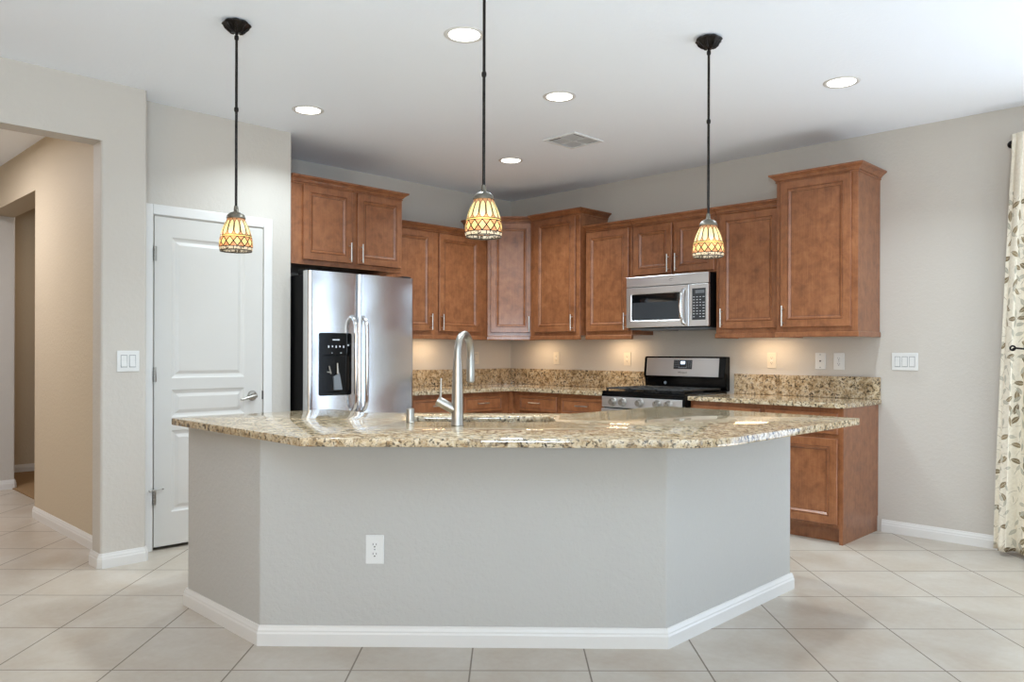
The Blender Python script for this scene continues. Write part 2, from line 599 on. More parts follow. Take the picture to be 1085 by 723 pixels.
# right wall with the tall glass door beyond the curtain
bm = NB()
box(bm, -0.12, 4.85, 0.0, 0.14, 0, H)
box(bm, 4.85, 7.05, 0.0, 0.14, 2.36, H)
box(bm, 7.05, 9.3, 0.0, 0.14, 0, H)
struct('wall_right', bm, M['wall'])
# left wall behind the fridge
bm = NB(); box(bm, -0.12, 0.0, -2.945, 0.0, 0, H); struct('wall_left', bm, M['wall'])
# pantry: the fridge-side return and the wall with the door
bm = NB()
prism(bm, round_poly([(-0.12, -2.945), (0.655, -2.945), (0.655, -2.825), (-0.12, -2.825)], [0, 0, 0.012, 0]), 0, H)
struct('wall_fridge_return', bm, M['wall'])
bm = NB()
box(bm, 0.535, 0.655, -3.04, -2.945, 0, H)
box(bm, 0.535, 0.655, -3.755, -3.04, 2.053, H)
box(bm, 0.535, 0.655, -3.880, -3.755, 0, H)
box(bm, -0.12, -0.02, -3.88, -2.945, 0, H)
struct('wall_pantry', bm, M['wall'])
# wall of the hall opening: rounded pier, header and the far side of the opening
bm = NB()
prism(bm, round_poly([(0.655, -3.866), (0.71, -4.115), (0.85, -4.115), (0.85, -3.866)], [0, 0.012, 0.016, 0.016]), 0, H)
struct('wall_pier', bm, M['wall'])
bm = NB()
box(bm, 0.7095, 0.8503, -5.75, -4.06, 2.405, H)
box(bm, 0.71, 0.85, -9.3, -5.75, 0, H)
struct('wall_opening', bm, M['wall'])
# hall
bm = NB()
prism(bm, round_poly([(-0.95, -4.0), (0.712, -4.0), (0.712, -3.88), (-0.95, -3.80)], [0.012, 0, 0, 0.012]), 0, H)
box(bm, -2.43, -0.90, -4.0003, -3.80, 2.40, H)
struct('wall_hall', bm, M['hall'])
bm = NB()
prism(bm, round_poly([(-2.56, -6.0), (-2.42, -6.0), (-2.42, -3.79), (-2.56, -3.79)], [0, 0, 0.012, 0.012]), 0, H)
struct('wall_hall_end', bm, M['wall'])
bm = NB(); box(bm, -2.56, 0.71, -5.87, -5.75, 0, H); struct('wall_hall_far', bm, M['hall'])
bm = NB()
box(bm, -3.54, -3.42, -3.95, -0.9, 0, H)
box(bm, -3.54, -2.56, -3.95, -3.83, 0, H)
box(bm, -3.54, -0.12, -1.02, -0.9, 0, H)
struct('wall_bedroom', bm, M['hall'])
# great room behind the camera
bm = NB()
box(bm, 9.16, 9.3, -9.3, -7.6, 0, H); box(bm, 9.16, 9.3, -2.8, 0.0, 0, H)
box(bm, 9.16, 9.3, -7.6, -2.8, 0, 0.25); box(bm, 9.16, 9.3, -7.6, -2.8, 2.62, H)
struct('wall_back', bm, M['wall'])
bm = NB()
box(bm, 0.85, 3.7, -9.3, -9.16, 0, H); box(bm, 7.5, 9.16, -9.3, -9.16, 0, H)
box(bm, 3.7, 7.5, -9.3, -9.16, 0, 0.25); box(bm, 3.7, 7.5, -9.3, -9.16, 2.62, H)
struct('wall_side', bm, M['wall'])
def window(name, horizontal, a0, a1, z0, z1, c, n):
    bm = NB()
    def bar(p0, p1, q0, q1):
        if horizontal: box(bm, p0, p1, c - 0.03, c + 0.03, q0, q1)
        else: box(bm, c - 0.03, c + 0.03, p0, p1, q0, q1)
    bar(a0, a1, z0, z0 + 0.06); bar(a0, a1, z1 - 0.06, z1)
    for k in range(n + 1):
        p = a0 + (a1 - a0 - 0.06) * k / n
        bar(p, p + 0.06, z0 + 0.06, z1 - 0.06)
    struct(name, bm, M['trim'])
window('window_1', False, -7.6, -2.8, 0.25, 2.62, 9.23, 4)
window('window_2', True, 3.7, 7.5, 0.25, 2.62, -9.23, 3)
window('window_3', True, 4.85, 7.05, 0.0, 2.36, 0.09, 2)

# baseboards
baseboard('baseboard_right', [(3.60, 0.0), (4.85, 0.0)])
baseboard('baseboard_pier', [(0.70, -4.115), (0.838, -4.115), (0.85, -4.103), (0.85, -3.878), (0.838, -3.866), (0.66, -3.866)])
baseboard('baseboard_hall', [(-0.95, -3.86), (-0.95, -3.99), (-0.94, -4.0), (0.70, -4.0)])
baseboard('baseboard_hall_end', [(-2.42, -5.75), (-2.42, -3.80), (-2.43, -3.79), (-2.55, -3.79)])
baseboard('baseboard_bedroom', [(-3.42, -3.82), (-3.42, -1.02)])
baseboard('baseboard_pantry', [(0.655, -2.978), (0.655, -2.84), (0.645, -2.825), (0.05, -2.825)])

# ------------------------------------------------------------------ pantry door
# local frame of things on the left-hand walls: x runs along +Y, the front faces -y -> world +X
def lw(x, y, z=0.0): return (x, y, z)
door = thing('door_1', '', '', (0.650, -3.7525, 0.0), PI/2)
for k in ('label', 'category'): del door[k]
door['kind'] = 'structure'
DW = 0.7085
bm = NB()
box(bm, 0.0, DW, 0.0, 0.034, 0.022, 2.050)
# stiles and rails in front of the slab core with moulded panels
pan = [(0.104, 0.582, 1.055, 1.929), (0.104, 0.582, 0.812, 0.984), (0.104, 0.582, 0.226, 0.732)]
t = 0.012
box(bm, 0, 0.104, -t, 0, 0.022, 2.05); box(bm, 0.582, DW, -t, 0, 0.022, 2.05)
for z0, z1 in ((0.022, 0.226), (0.732, 0.812), (0.984, 1.055), (1.929, 2.05)):
    box(bm, 0.104, 0.582, -t, 0, z0, z1)
for x0, x1, z0, z1 in pan:
    ring_panel(bm, x0, x1, z0, z1, 0.0, [(0, -0.004), (0, t), (0.010, 0.006), (0.022, 0.003), (0.026, 0.003), (0.046, 0.0095), (0.05, 0.0095)], gmi=0)
obj('door_panel', bm, M['door'], door)
bm = NB()
CW = 0.062
def casing_prof():
    return None
box(bm, -CW - 0.010, -0.010, -0.017, -0.005, 0.0, 2.059 + CW, 0.004)
box(bm, DW + 0.008, DW + 0.008 + CW, -0.017, -0.005, 0.0, 2.059 + CW, 0.004)
box(bm, -0.010, DW + 0.008, -0.017, -0.005, 2.059, 2.059 + CW, 0.004)
obj('trim_1', bm, M['trim'])['kind'] = 'structure'
bpy.data.objects['trim_1'].location = door.location
bpy.data.objects['trim_1'].rotation_euler = door.rotation_euler
for i, z in enumerate((1.82, 1.08, 0.327)):
    bm = NB()
    box(bm, -0.007, 0.014, -0.0145, -0.008, z - 0.045, z + 0.045, 0.001)
    for k in range(5):
        disc_cyl(bm, (-0.001, -0.021, z - 0.045 + k * 0.018 + 0.001), (-0.001, -0.021, z - 0.045 + (k+1) * 0.018 - 0.001), 0.0072, seg=10)
    obj('hinge', bm, M['steel'], door, smooth=40)
bm = NB()
lathe(bm, [(0, 0.0), (0.033, 0.0), (0.033, 0.004), (0.030, 0.009), (0.016, 0.012), (0.013, 0.040), (0.0, 0.040)], 24)
hb = obj('lever_handle', bm, M['steel'], door, smooth=40)
hb.rotation_euler = (PI/2, 0, 0); hb.location = (DW - 0.072, -0.012, 0.927)
bm = NB()
tube(bm, [(0.010, 0.0, 0.044), (-0.02, -0.002, 0.050), (-0.055, -0.012, 0.050), (-0.085, -0.020, 0.048), (-0.102, -0.018, 0.046)], [0.012, 0.011, 0.009, 0.008, 0.006], 10)
lv = obj('lever', bm, M['steel'], hb, smooth=50)
bm = NB()
box(bm, DW - 0.003, DW + 0.008, -0.014, -0.006, 0.900, 0.958, 0.001)
obj('strike_plate', bm, M['slot'], door)
bm = NB()
tube(bm, [(-0.004, -0.022, 0.376), (-0.004, -0.034, 0.376)], 0.006, 8)
tube(bm, [(-0.030, -0.034, 0.374), (0.045, -0.034, 0.380)], 0.0035, 8)
disc_cyl(bm, (-0.036, -0.034, 0.3735), (-0.028, -0.034, 0.374), 0.007, seg=10)
disc_cyl(bm, (0.043, -0.034, 0.380), (0.050, -0.034, 0.3805), 0.007, seg=10)
obj('hinge_pin_stop', bm, M['steel'], door, smooth=40)
# dark block painted as the shade in the gap below the pantry door
bm = NB(); box(bm, 0.40, 0.53, -3.754, -3.041, 0.0, 0.03); struct('pantry_gap_shade', bm, M['dark'])

# ------------------------------------------------------------------ cabinets
DOOR_RINGS = [(0, 0), (0, 0.016), (0.004, 0.020), (0.050, 0.020), (0.0525, 0.0160), (0.0545, 0.0160), (0.057, 0.0190), (0.061, 0.0190), (0.074, 0.0095), (0.077, 0.0088)]
DRAW_RINGS = [(0, 0), (0, 0.015), (0.005, 0.020), (0.022, 0.020), (0.026, 0.0165), (0.030, 0.018)]
WD = [M['wood'], M['woodin']]

def pull(parent, x, y, z, length=0.14, vertical=True):
    bm = NB()
    h = length / 2
    st = 0.030
    if vertical:
        disc_cyl(bm, (0, -st, -h), (0, -st, h), 0.0055, seg=10)
        for s in (-1, 1): disc_cyl(bm, (0, 0, s * (h - 0.022)), (0, -st, s * (h - 0.022)), 0.004, seg=8)
    else:
        disc_cyl(bm, (-h, -st, 0), (h, -st, 0), 0.0055, seg=10)
        for s in (-1, 1): disc_cyl(bm, (s * (h - 0.022), 0, 0), (s * (h - 0.022), -st, 0), 0.004, seg=8)
    return obj('handle', bm, M['nickel'], parent, (x, y, z), smooth=50)

def cab_door(parent, x0, x1, z0, z1, yf, hside, top=False):
    """a framed door with a handle near its lower (or upper) corner; yf = face frame"""
    bm = NB()
    ring_panel(bm, 0, x1 - x0, 0, z1 - z0, 0, DOOR_RINGS, glaze=(4, 8))
    d = obj('door', bm, WD, parent, (x0, yf - 0.0005, z0))
    if hside:
        hx = 0.026 if hside == 'L' else (x1 - x0) - 0.026
        pull(d, hx, -0.0195, ((z1 - z0) - 0.10) if top else 0.080)
    return d

def cab_drawer(parent, x0, x1, z0, z1, yf, hx=None, length=0.13):
    bm = NB()
    ring_panel(bm, 0, x1 - x0, 0, z1 - z0, 0, DRAW_RINGS, glaze=(3,))
    d = obj('drawer', bm, WD, parent, (x0, yf - 0.0005, z0))
    pull(d, ((x1 - x0) / 2) if hx is None else hx - x0, -0.0195, (z1 - z0) / 2 + 0.008, length, False)
    return d

CROWN = [(-0.012, 0), (0.005, 0), (0.008, 0.003), (0.008, 0.009), (0.004, 0.011), (0.004, 0.014), (0.010, 0.016), (0.014, 0.024), (0.022, 0.033), (0.031, 0.038), (0.031, 0.041), (0.036, 0.042), (0.042, 0.046), (0.044, 0.049), (0.044, 0.0585), (-0.012, 0.0585)]
RAIL = [(-0.018, 0), (0.004, 0), (0.007, 0.006), (0.007, 0.030), (0.002, 0.037), (-0.018, 0.037)]

def upper(label, loc, rot, w, d, z0, z1, doors, left_open=False, right_open=False, rail=True, rail_left=False, rail_right=False, shelf_z=None, ctop=None):
    c = thing('wall_cabinet', label, 'cabinet', loc, rot, 'stained maple wall cabinets')
    bm = NB()
    box(bm, 0.0015, w - 0.0015, -d, -0.002, z0, z1, 0.0015, seg=1)
    obj('cabinet_body', bm, M['wood'], c)
    for x0, x1, a0, a1, hs in doors:
        cab_door(c, x0, x1, a0, a1, -d, hs)
    ct = z1 - 0.004
    path = []
    if left_open: path += [(0.0015, -0.004)]
    path += [(0.0015, -d), (w - 0.0015, -d)]
    if right_open: path += [(w - 0.0015, -0.004)]
    bm = NB(); sweep(bm, CROWN, path, ct)
    obj('crown_molding', bm, M['wood'], c)
    if rail:
        path = []
        if rail_left: path += [(0.0015, -0.004)]
        path += [(0.0015, -d), (w - 0.0015, -d)]
        if rail_right: path += [(w - 0.0015, -0.004)]
        bm = NB(); sweep(bm, RAIL, path, z0 - 0.0375)
        obj('light_rail', bm, M['wood'], c)
    return c

Z0 = 1.370
TALL, LOW = 2.416, 2.266
LEFTR = PI / 2
# left wall (local x = +Y)
upper('stained maple double-door cabinet above the stainless refrigerator', (0, -2.822, 0), LEFTR, 0.974, 0.62, 1.842, 2.413,
      [(0.101, 0.506, 1.876, 2.408, 'R'), (0.555, 0.964, 1.876, 2.408, 'L')], right_open=True, rail=False)
upper('stained maple two-door wall cabinet between the refrigerator and the corner cabinet', (0, -1.846, 0), LEFTR, 1.206, 0.31, Z0, LOW,
      [(0.06, 0.557, 1.402, 2.258, 'R'), (0.631, 1.122, 1.402, 2.258, 'L')])
# diagonal corner cabinet
c = thing('wall_cabinet', 'stained maple corner cabinet set diagonally between the two walls', 'cabinet', (0, 0, 0), 0, 'stained maple wall cabinets')
poly = [(0.002, -0.002), (0.002, -0.638), (0.330, -0.638), (0.638, -0.330), (0.638, -0.002)]
bm = NB(); prism(bm, poly, Z0, TALL); obj('cabinet_body', bm, M['wood'], c)
fx, fy = 0.330, -0.638
fl = math.hypot(0.308, 0.308)
dn = Vector((1, -1)).normalized() * 0.0005
bm = NB(); ring_panel(bm, 0, 0.378, 0, 2.412 - 1.402, 0, DOOR_RINGS, glaze=(4, 8))
dd = obj('door', bm, WD, c, (fx + 0.028 * 0.7071 + dn.x, fy + 0.028 * 0.7071 + dn.y, 1.402)); dd.rotation_euler = (0, 0, PI/4)
pull(dd, 0.378 - 0.026, -0.0195, 0.080)
bm = NB(); sweep(bm, CROWN, [(0.004, -0.638), (0.330, -0.638), (0.638, -0.330), (0.638, -0.306)], TALL - 0.004); obj('crown_molding', bm, M['wood'], c)
bm = NB(); sweep(bm, RAIL, [(0.320, -0.638), (0.330, -0.638), (0.638, -0.330)], Z0 - 0.0375); obj('light_rail', bm, M['wood'], c)
# right wall (local x = +X)
upper('tall stained maple single-door cabinet right of the corner cabinet', (0.640, 0, 0), 0, 0.590, 0.39, Z0, TALL,
      [(0.066, 0.548, 1.402, 2.412, 'R')], right_open=True)
upper('stained maple single-door wall cabinet just left of the microwave', (1.231, 0, 0), 0, 0.492, 0.31, Z0, LOW,
      [(0.012, 0.466, 1.402, 2.258, 'R')])
upper('short stained maple two-door cabinet directly above the microwave', (1.724, 0, 0), 0, 0.776, 0.31, 1.838, LOW,
      [(0.022, 0.392, 1.853, 2.250, 'R'), (0.414, 0.768, 1.853, 2.250, 'L')], rail=False)
upper('stained maple single-door wall cabinet just right of the microwave', (2.501, 0, 0), 0, 0.519, 0.31, Z0, LOW,
      [(0.036, 0.510, 1.402, 2.258, 'L')], rail_left=True)
upper('tallest stained maple cabinet at the right end of the wall, side panel exposed', (3.021, 0, 0), 0, 0.564, 0.39, Z0, TALL,
      [(0.036, 0.522, 1.400, 2.412, 'L')], left_open=True, right_open=True, rail_left=True, rail_right=True)

def base_cab(label, loc, rot, w, drawers, doors, end_right=False, d=0.60):
    c = thing('base_cabinet', label, 'cabinet', loc, rot, 'stained maple base cabinets')
    bm = NB()
    box(bm, 0.0015, w - 0.0015, -d, -0.003, 0.105, 0.870)
    box(bm, 0.0015, w - 0.0015 - (0.02 if end_right else 0), -d + 0.07, -0.003, 0.0, 0.105)
    if end_right:
        box(bm, w - 0.0215, w - 0.0015, -d, -0.003, 0.0, 0.105)
    obj('cabinet_body', bm, M['wood'], c)
    for x0, x1, hx in drawers: cab_drawer(c, x0, x1, 0.703, 0.838, -d, hx)
    for x0, x1, hs in doors: cab_door(c, x0, x1, 0.125, 0.674, -d, hs, top=True)
    if end_right:
        bm = NB()
        box(bm, w - 0.0015, w + 0.002, -d, -d + 0.02, 0.0, 0.105, 0.001); box(bm, w - 0.0015, w + 0.003, -d + 0.002, -0.003, 0.105, 0.868)
        obj('end_panel', bm, M['wood'], c)
    return c

base_cab('stained maple base cabinet beside the refrigerator, half hidden by the faucet', (0, -1.895, 0), LEFTR, 0.695,
         [(0.165, 0.672, None)], [(0.165, 0.415, 'R'), (0.422, 0.672, 'L')])
base_cab('stained maple base cabinet on the left wall next to the corner', (0, -1.2, 0), LEFTR, 0.562,
         [(0.02, 0.476, 0.22)], [(0.02, 0.476, 'L')])
base_cab('stained maple base cabinet right of the corner, under the corner countertop', (0.638, 0, 0), 0, 0.551,
         [(0.080, 0.524, 0.290)], [(0.080, 0.524, 'R')])
base_cab('stained maple base cabinet just left of the gas range', (1.190, 0, 0), 0, 0.492,
         [(0.026, 0.470, 0.268)], [(0.026, 0.470, 'L')])
base_cab('stained maple base cabinet just right of the gas range', (2.464, 0, 0), 0, 0.573,
         [(0.030, 0.552, None)], [(0.030, 0.552, 'R')])
base_cab('stained maple base cabinet at the right end of the wall, side panel exposed', (3.038, 0, 0), 0, 0.534,
         [(0.022, 0.506, None)], [(0.022, 0.506, 'L')], end_right=True)
# blind corner box behind the two fillers
bm = NB(); box(bm, 0.003, 0.600, -0.600, -0.003, 0.0, 0.870); prism(bm, [(0.59, -0.637), (0.637, -0.637), (0.637, -0.59)], 0.105, 0.87)
tag(obj('base_cabinet', bm, M['wood']), 'plain stained maple corner filler below the corner countertop', 'cabinet', 'stained maple base cabinets')

# ------------------------------------------------------------------ granite countertops
def slab(bm, outer, holes, z0, z1, e=0.004):
    """polygon slab with eased edges; outer counter-clockwise, holes counter-clockwise"""
    t = bmesh.new()
    def loop(pts, z): return [t.verts.new((x, y, z)) for x, y in pts]
    def bridge(A, B):
        n = len(A)
        for i in range(n): t.faces.new((A[i], A[(i+1) % n], B[(i+1) % n], B[i]))
    tops, bots = [], []
    for k, pts in enumerate([outer] + holes):
        s = 1 if k == 0 else -1
        L = [loop(offset_poly(pts, s * e), z1), loop(offset_poly(pts, s * e * 0.3), z1 - e * 0.3), loop(pts, z1 - e), loop(pts, z0 + e), loop(offset_poly(pts, s * e * 0.3), z0 + e * 0.3), loop(offset_poly(pts, s * e), z0)]
        for A, B in zip(L[:-1], L[1:]): bridge(A, B)
        tops.append(L[0]); bots.append(L[-1])
    for group in (tops, bots):
        es = []
        for L in group:
            for i in range(len(L)):
                e1 = t.edges.get((L[i], L[(i+1) % len(L)]))
                es.append(e1)
        bmesh.ops.triangle_fill(t, use_beauty=True, use_dissolve=False, edges=es)
    merge(bm, t)

CT0, CT1 = 0.872, 0.904
ct = thing('countertop', 'beige granite countertop running around the corner with a low backsplash', 'countertop', (0, 0, 0), 0, 'granite wall countertops')
bm = NB()
slab(bm, [(0.004, -0.004), (0.004, -1.898), (0.640, -1.898), (0.640, -0.640), (1.683, -0.640), (1.683, -0.004)], [], CT0, CT1)
obj('slab', bm, M['granite'], ct)
bm = NB()
box(bm, 0.003, 0.022, -1.898, -0.003, CT1 + 0.0005, 1.058, 0.002, seg=1)
obj('backsplash', bm, M['granite'], ct)
bm = NB()
box(bm, 0.0225, 1.683, -0.022, -0.003, CT1 + 0.0005, 1.058, 0.002, seg=1)
obj('backsplash', bm, M['granite'], ct)
ct = thing('countertop', 'short beige granite countertop right of the gas range with its backsplash', 'countertop', (2.462, 0, 0), 0, 'granite wall countertops')
bm = NB()
slab(bm, [(0, -0.640), (1.135, -0.640), (1.135, -0.004), (0, -0.004)], [], CT0, CT1)
obj('slab', bm, M['granite'], ct)
bm = NB(); box(bm, 0.030, 1.130, -0.022, -0.003, CT1 + 0.0005, 1.058, 0.002, seg=1); obj('backsplash', bm, M['granite'], ct)

# ------------------------------------------------------------------ island
isl = thing('kitchen_island', 'angled painted island base with white baseboard in the middle of the kitchen', 'kitchen island', (0, 0, 0))
Aq, Bq = (2.534, -4.027), (3.751, -2.850)
body = round_poly([(1.812, -3.27), (1.812, -4.027), Aq, Bq, (3.746, -1.70), (3.60, -1.70), (3.60, -2.79), (2.47, -3.885), (1.812, -3.885)], [0, 0.012, 0.02, 0.02, 0.012, 0, 0, 0, 0])
body = round_poly([(1.812, -3.885), (1.812, -4.027), Aq, Bq, (3.746, -1.70), (3.61, -1.70), (3.61, -2.79), (2.478, -3.885)], [0, 0.012, 0.02, 0.02, 0.012, 0, 0, 0])
bm = NB(); prism(bm, body, 0, CT0 - 0.001); obj('knee_wall', bm, M['island'], isl, smooth=30)
bm = NB()
prism(bm, [(1.83, -3.884), (2.477, -3.884), (3.609, -2.789), (3.609, -1.72), (2.99, -1.72), (2.99, -2.52), (2.17, -3.27), (1.83, -3.27)], 0.10, 0.66)
prism(bm, [(1.83, -3.884), (2.477, -3.884), (2.17, -3.27), (1.83, -3.27)], 0.66, CT0 - 0.001)
prism(bm, [(3.609, -2.40), (3.609, -1.72), (2.99, -1.72), (2.99, -2.40)], 0.66, CT0 - 0.001)
prism(bm, [(1.83, -3.884), (2.477, -3.884), (3.609, -2.789), (3.609, -1.72), (3.06, -1.72), (3.06, -2.56), (2.20, -3.34), (1.83, -3.34)], 0.0, 0.10)
obj('cabinet_back', bm, M['wood'], isl)
bm = NB()
sweep(bm, BASE_PROF, [(1.812, -3.90), (1.812, -4.027), Aq, Bq, (3.746, -1.70), (3.63, -1.70)])
obj('baseboard', bm, M['trim'], isl)

# sink hole in camera-free island axes: u along the long front, v towards the range
ang = math.radians(44.6)
U = Vector((math.cos(ang), math.sin(ang))); V = Vector((-math.sin(ang), math.cos(ang)))
SC = Vector((2.843, -3.060))          # centre of the sink opening
def isl_pt(u, v): 
    p = SC + U * u + V * v
    return (p.x, p.y)
hole = [isl_pt(u, v) for u, v in round_poly([(-0.350, -0.150), (0.352, -0.150), (0.352, 0.165), (-0.350, 0.165)], 0.07, 5)]
top_poly = [(1.785, -4.100), (2.984, -4.100), (4.090, -3.040), (4.085, -1.660), (2.945, -1.660), (2.925, -2.490), (2.145, -3.225), (1.785, -3.225)]
top_poly = round_poly(top_poly, [0.02, 0.03, 0.36, 0.025, 0.02, 0.02, 0.02, 0.02], 8)
bm = NB()
slab(bm, top_poly, [hole], CT0, CT1, 0.0035)
it = obj('countertop', bm, M['granite'], smooth=35)
tag(it, 'angled beige granite countertop with a sink cutout on top of the island', 'countertop')

# sink
sk = thing('sink', 'undermount stainless sink sunk in the island countertop behind the faucet', 'sink', (SC.x, SC.y, 0), ang)
def rr(x0, x1, y0, y1, r): return round_poly([(x0, y0), (x1, y0), (x1, y1), (x0, y1)], r, 5)
bm = NB()
t = bmesh.new()
loops = []
for (ex, z, r) in ((0.022, CT0 - 0.0015, 0.085), (-0.004, CT0 - 0.0015, 0.066), (-0.008, CT0 - 0.02, 0.066), (-0.016, CT0 - 0.19, 0.06), (-0.045, CT0 - 0.205, 0.05)):
    loops.append([t.verts.new((x, y, z)) for x, y in rr(-0.350 - ex, 0.352 + ex, -0.150 - ex, 0.165 + ex, r)])
for A_, B_ in zip(loops[:-1], loops[1:]):
    n = len(A_)
    for i in range(n): t.faces.new((A_[i], A_[(i+1) % n], B_[(i+1) % n], B_[i]))
t.faces.new(loops[-1])
merge(bm, t)
obj('basin', bm, steel('sink_stainless', '#cfd0d0', 0.24, along='x'), sk, smooth=60)
bm = NB(); lathe(bm, [(0.0, 0.6685), (0.025, 0.6685), (0.034, 0.6705), (0.044, 0.6705), (0.046, 0.668)], 20); obj('drain', bm, M['chrome'], sk, smooth=40)

# faucet
FX, FY = 3.001, -3.345
fc = thing('faucet', 'tall brushed nickel gooseneck faucet on the island countertop in front of the sink', 'faucet', (FX, FY, CT1 + 0.0003), ang)
bm = NB()
lathe(bm, [(0, 0), (0.0275, 0), (0.0275, 0.006), (0.0255, 0.010), (0.0255, 0.07), (0.0245, 0.14), (0.0215, 0.24), (0.0185, 0.29), (0, 0.29)], 28)
obj('faucet_body', bm, M['steel'], fc, smooth=40)
tip_u, tip_v = 0.048, 0.165
pts = []
for k in range(17):
    a = PI * k / 16
    s = (1 - math.cos(a)) / 2
    pts.append((tip_u * s, tip_v * s, 0.30 + 0.098 * math.sin(a) ** 0.9))
pts = [(0, 0, 0.275)] + pts + [(tip_u, tip_v, 0.285)]
bm = NB(); tube(bm, pts, [0.0175] + [0.0165] * (len(pts) - 1), 16)
obj('gooseneck', bm, M['steel'], fc, smooth=50)
bm = NB()
tube(bm, [(tip_u, tip_v, 0.287), (tip_u, tip_v, 0.283), (tip_u, tip_v, 0.20), (tip_u, tip_v, 0.185)], [0.0168, 0.0185, 0.0195, 0.0185], 18)
tube(bm, [(tip_u, tip_v, 0.185), (tip_u, tip_v, 0.178)], [0.015, 0.012], 18)
obj('spray_head', bm, M['steel'], fc, smooth=40)
bm = NB()
tube(bm, [(-0.015, 0, 0.068), (-0.088, 0, 0.108)], [0.021, 0.021], 20)
hd = obj('handle_base', bm, M['steel'], fc, smooth=40)
bm = NB()
tube(bm, [(-0.074, 0, 0.112), (-0.073, 0, 0.150), (-0.072, 0, 0.205)], [0.0055, 0.005, 0.0042], 10)
obj('lever', bm, M['steel'], hd, smooth=50)

bm = NB()
lathe(bm, [(0, 0), (0.0205, 0), (0.0205, 0.003), (0.0185, 0.005), (0.0185, 0.060), (0.0165, 0.0635), (0, 0.0635)], 24)
box(bm, -0.004, 0.004, -0.0195, -0.0175, 0.012, 0.030)
ag = obj('sink_air_gap', bm, M['steel'], loc=(2.755, -3.413, CT1 + 0.0003), smooth=40)
tag(ag, 'short brushed nickel cylinder standing left of the faucet on the island countertop', 'sink fitting')

# ------------------------------------------------------------------ refrigerator
# local: x along +Y, front towards -y
fr = thing('refrigerator', 'stainless side-by-side refrigerator with black ice dispenser against the pantry return wall', 'refrigerator', (0, -2.817, 0), LEFTR)
FWD = 0.910
bm = NB()
box(bm, 0.004, FWD - 0.004, -0.790, -0.03, 0.02, 1.752, 0.004)
obj('cabinet_shell', bm, M['blackmat'], fr)
bm = NB(); box(bm, 0.01, FWD - 0.01, -0.80, -0.74, 0.0, 0.09, 0.004); obj('toe_grille', bm, M['blackmat'], fr)
def fridge_door(x0, x1, hole=None):
    pts = [(x0, -0.795), (x1, -0.795), (x1, -0.862), (x0, -0.862)]
    P = round_poly([(x0, -0.798), (x0, -0.866), (x1, -0.866), (x1, -0.798)], [0, 0.030, 0.030, 0], 6)
    bm = NB(); prism(bm, P, 0.10, 1.777)
    return obj('door', bm, M['fridge'], fr, smooth=30)
SPL = 0.400
d1 = fridge_door(0.002, SPL - 0.003)
d2 = fridge_door(SPL + 0.003, FWD - 0.002)
d1['label'] = 'narrow stainless freezer door with the dispenser'
bm = NB()
for x in (0.05, FWD - 0.06):
    bm = NB(); box(bm, x - 0.035, x + 0.045, -0.84, -0.70, 1.752, 1.792, 0.008); obj('hinge_cover', bm, M['blackmat'], fr)
def fridge_handle(dr, x):
    bm = NB()
    zt, zb = 1.470, 0.800
    pts = [(x, -0.864, zt), (x, -0.880, zt - 0.006), (x, -0.905, zt - 0.03), (x, -0.917, zt - 0.07), (x, -0.920, zt - 0.14), (x, -0.920, zb + 0.14), (x, -0.917, zb + 0.07), (x, -0.905, zb + 0.03), (x, -0.880, zb + 0.006), (x, -0.864, zb)]
    tube(bm, pts, 0.0145, 14)
    obj('handle', bm, M['chrome'], dr, smooth=50)
fridge_handle(d1, SPL - 0.052)
fridge_handle(d2, SPL + 0.040)
# dispenser
DX0, DX1, DZ0, DZ1 = 0.083, 0.343, 0.918, 1.353
ds = obj('dispenser', NB(), M['black'], d1)
bm = NB()
P = round_poly([(DX0, DZ0), (DX1, DZ0), (DX1, DZ1), (DX0, DZ1)], 0.016, 4)
t = bmesh.new()
def xz_loop(pts, y): return [t.verts.new((x, y, z)) for x, z in pts]
inner = round_poly([(DX0 + 0.024, DZ0 + 0.022), (DX1 - 0.024, DZ0 + 0.022), (DX1 - 0.024, DZ1 - 0.155), (DX0 + 0.024, DZ1 - 0.155)], 0.012, 4)
o1 = xz_loop(P, -0.8665); o2 = xz_loop(P, -0.8715); o3 = xz_loop(offset_poly(P, 0.003), -0.8725)
for A_, B_ in ((o1, o2), (o2, o3)):
    for i in range(len(A_)): t.faces.new((A_[i], A_[(i+1) % len(A_)], B_[(i+1) % len(A_)], B_[i]))
t.faces.new(o1)
i1 = xz_loop(inner, -0.8725); i2 = xz_loop(offset_poly(inner, 0.004), -0.8678)
for i in range(len(i1)): t.faces.new((i1[i], i1[(i+1) % len(i1)], i2[(i+1) % len(i1)], i2[i]))
t.faces.new(i2)
es = [t.edges.get((L[i], L[(i+1) % len(L)])) for L in (o3, i1) for i in range(len(L))]
bmesh.ops.triangle_fill(t, use_beauty=True, edges=es)
merge(bm, t)
me = ds.data; bmesh.ops.recalc_face_normals(bm, faces=bm.faces); bm.to_mesh(me); bm.free()
bm = NB()
xm = (DX0 + DX1) / 2
bm.free()
marks = [(xm - 0.026, xm + 0.030, DZ1 - 0.052, DZ1 - 0.044), (DX1 - 0.034, DX1 - 0.024, DZ1 - 0.090, DZ1 - 0.080),
         (xm - 0.034, xm - 0.028, DZ1 - 0.142, DZ1 - 0.137), (xm + 0.036, xm + 0.048, DZ1 - 0.142, DZ1 - 0.137)]
for k in range(5):
    xx = xm - 0.058 + k * 0.030
    marks.append((xx - 0.004, xx + 0.005, DZ1 - 0.104 + (0.004 if k % 2 else 0), DZ1 - 0.088))
for x0, x1, z0, z1 in marks:
    bm = NB(); box(bm, x0, x1, -0.8735, -0.8727, z0, z1); obj('control_icon', bm, M['print'], d1)
bm = NB()
t = bmesh.new()
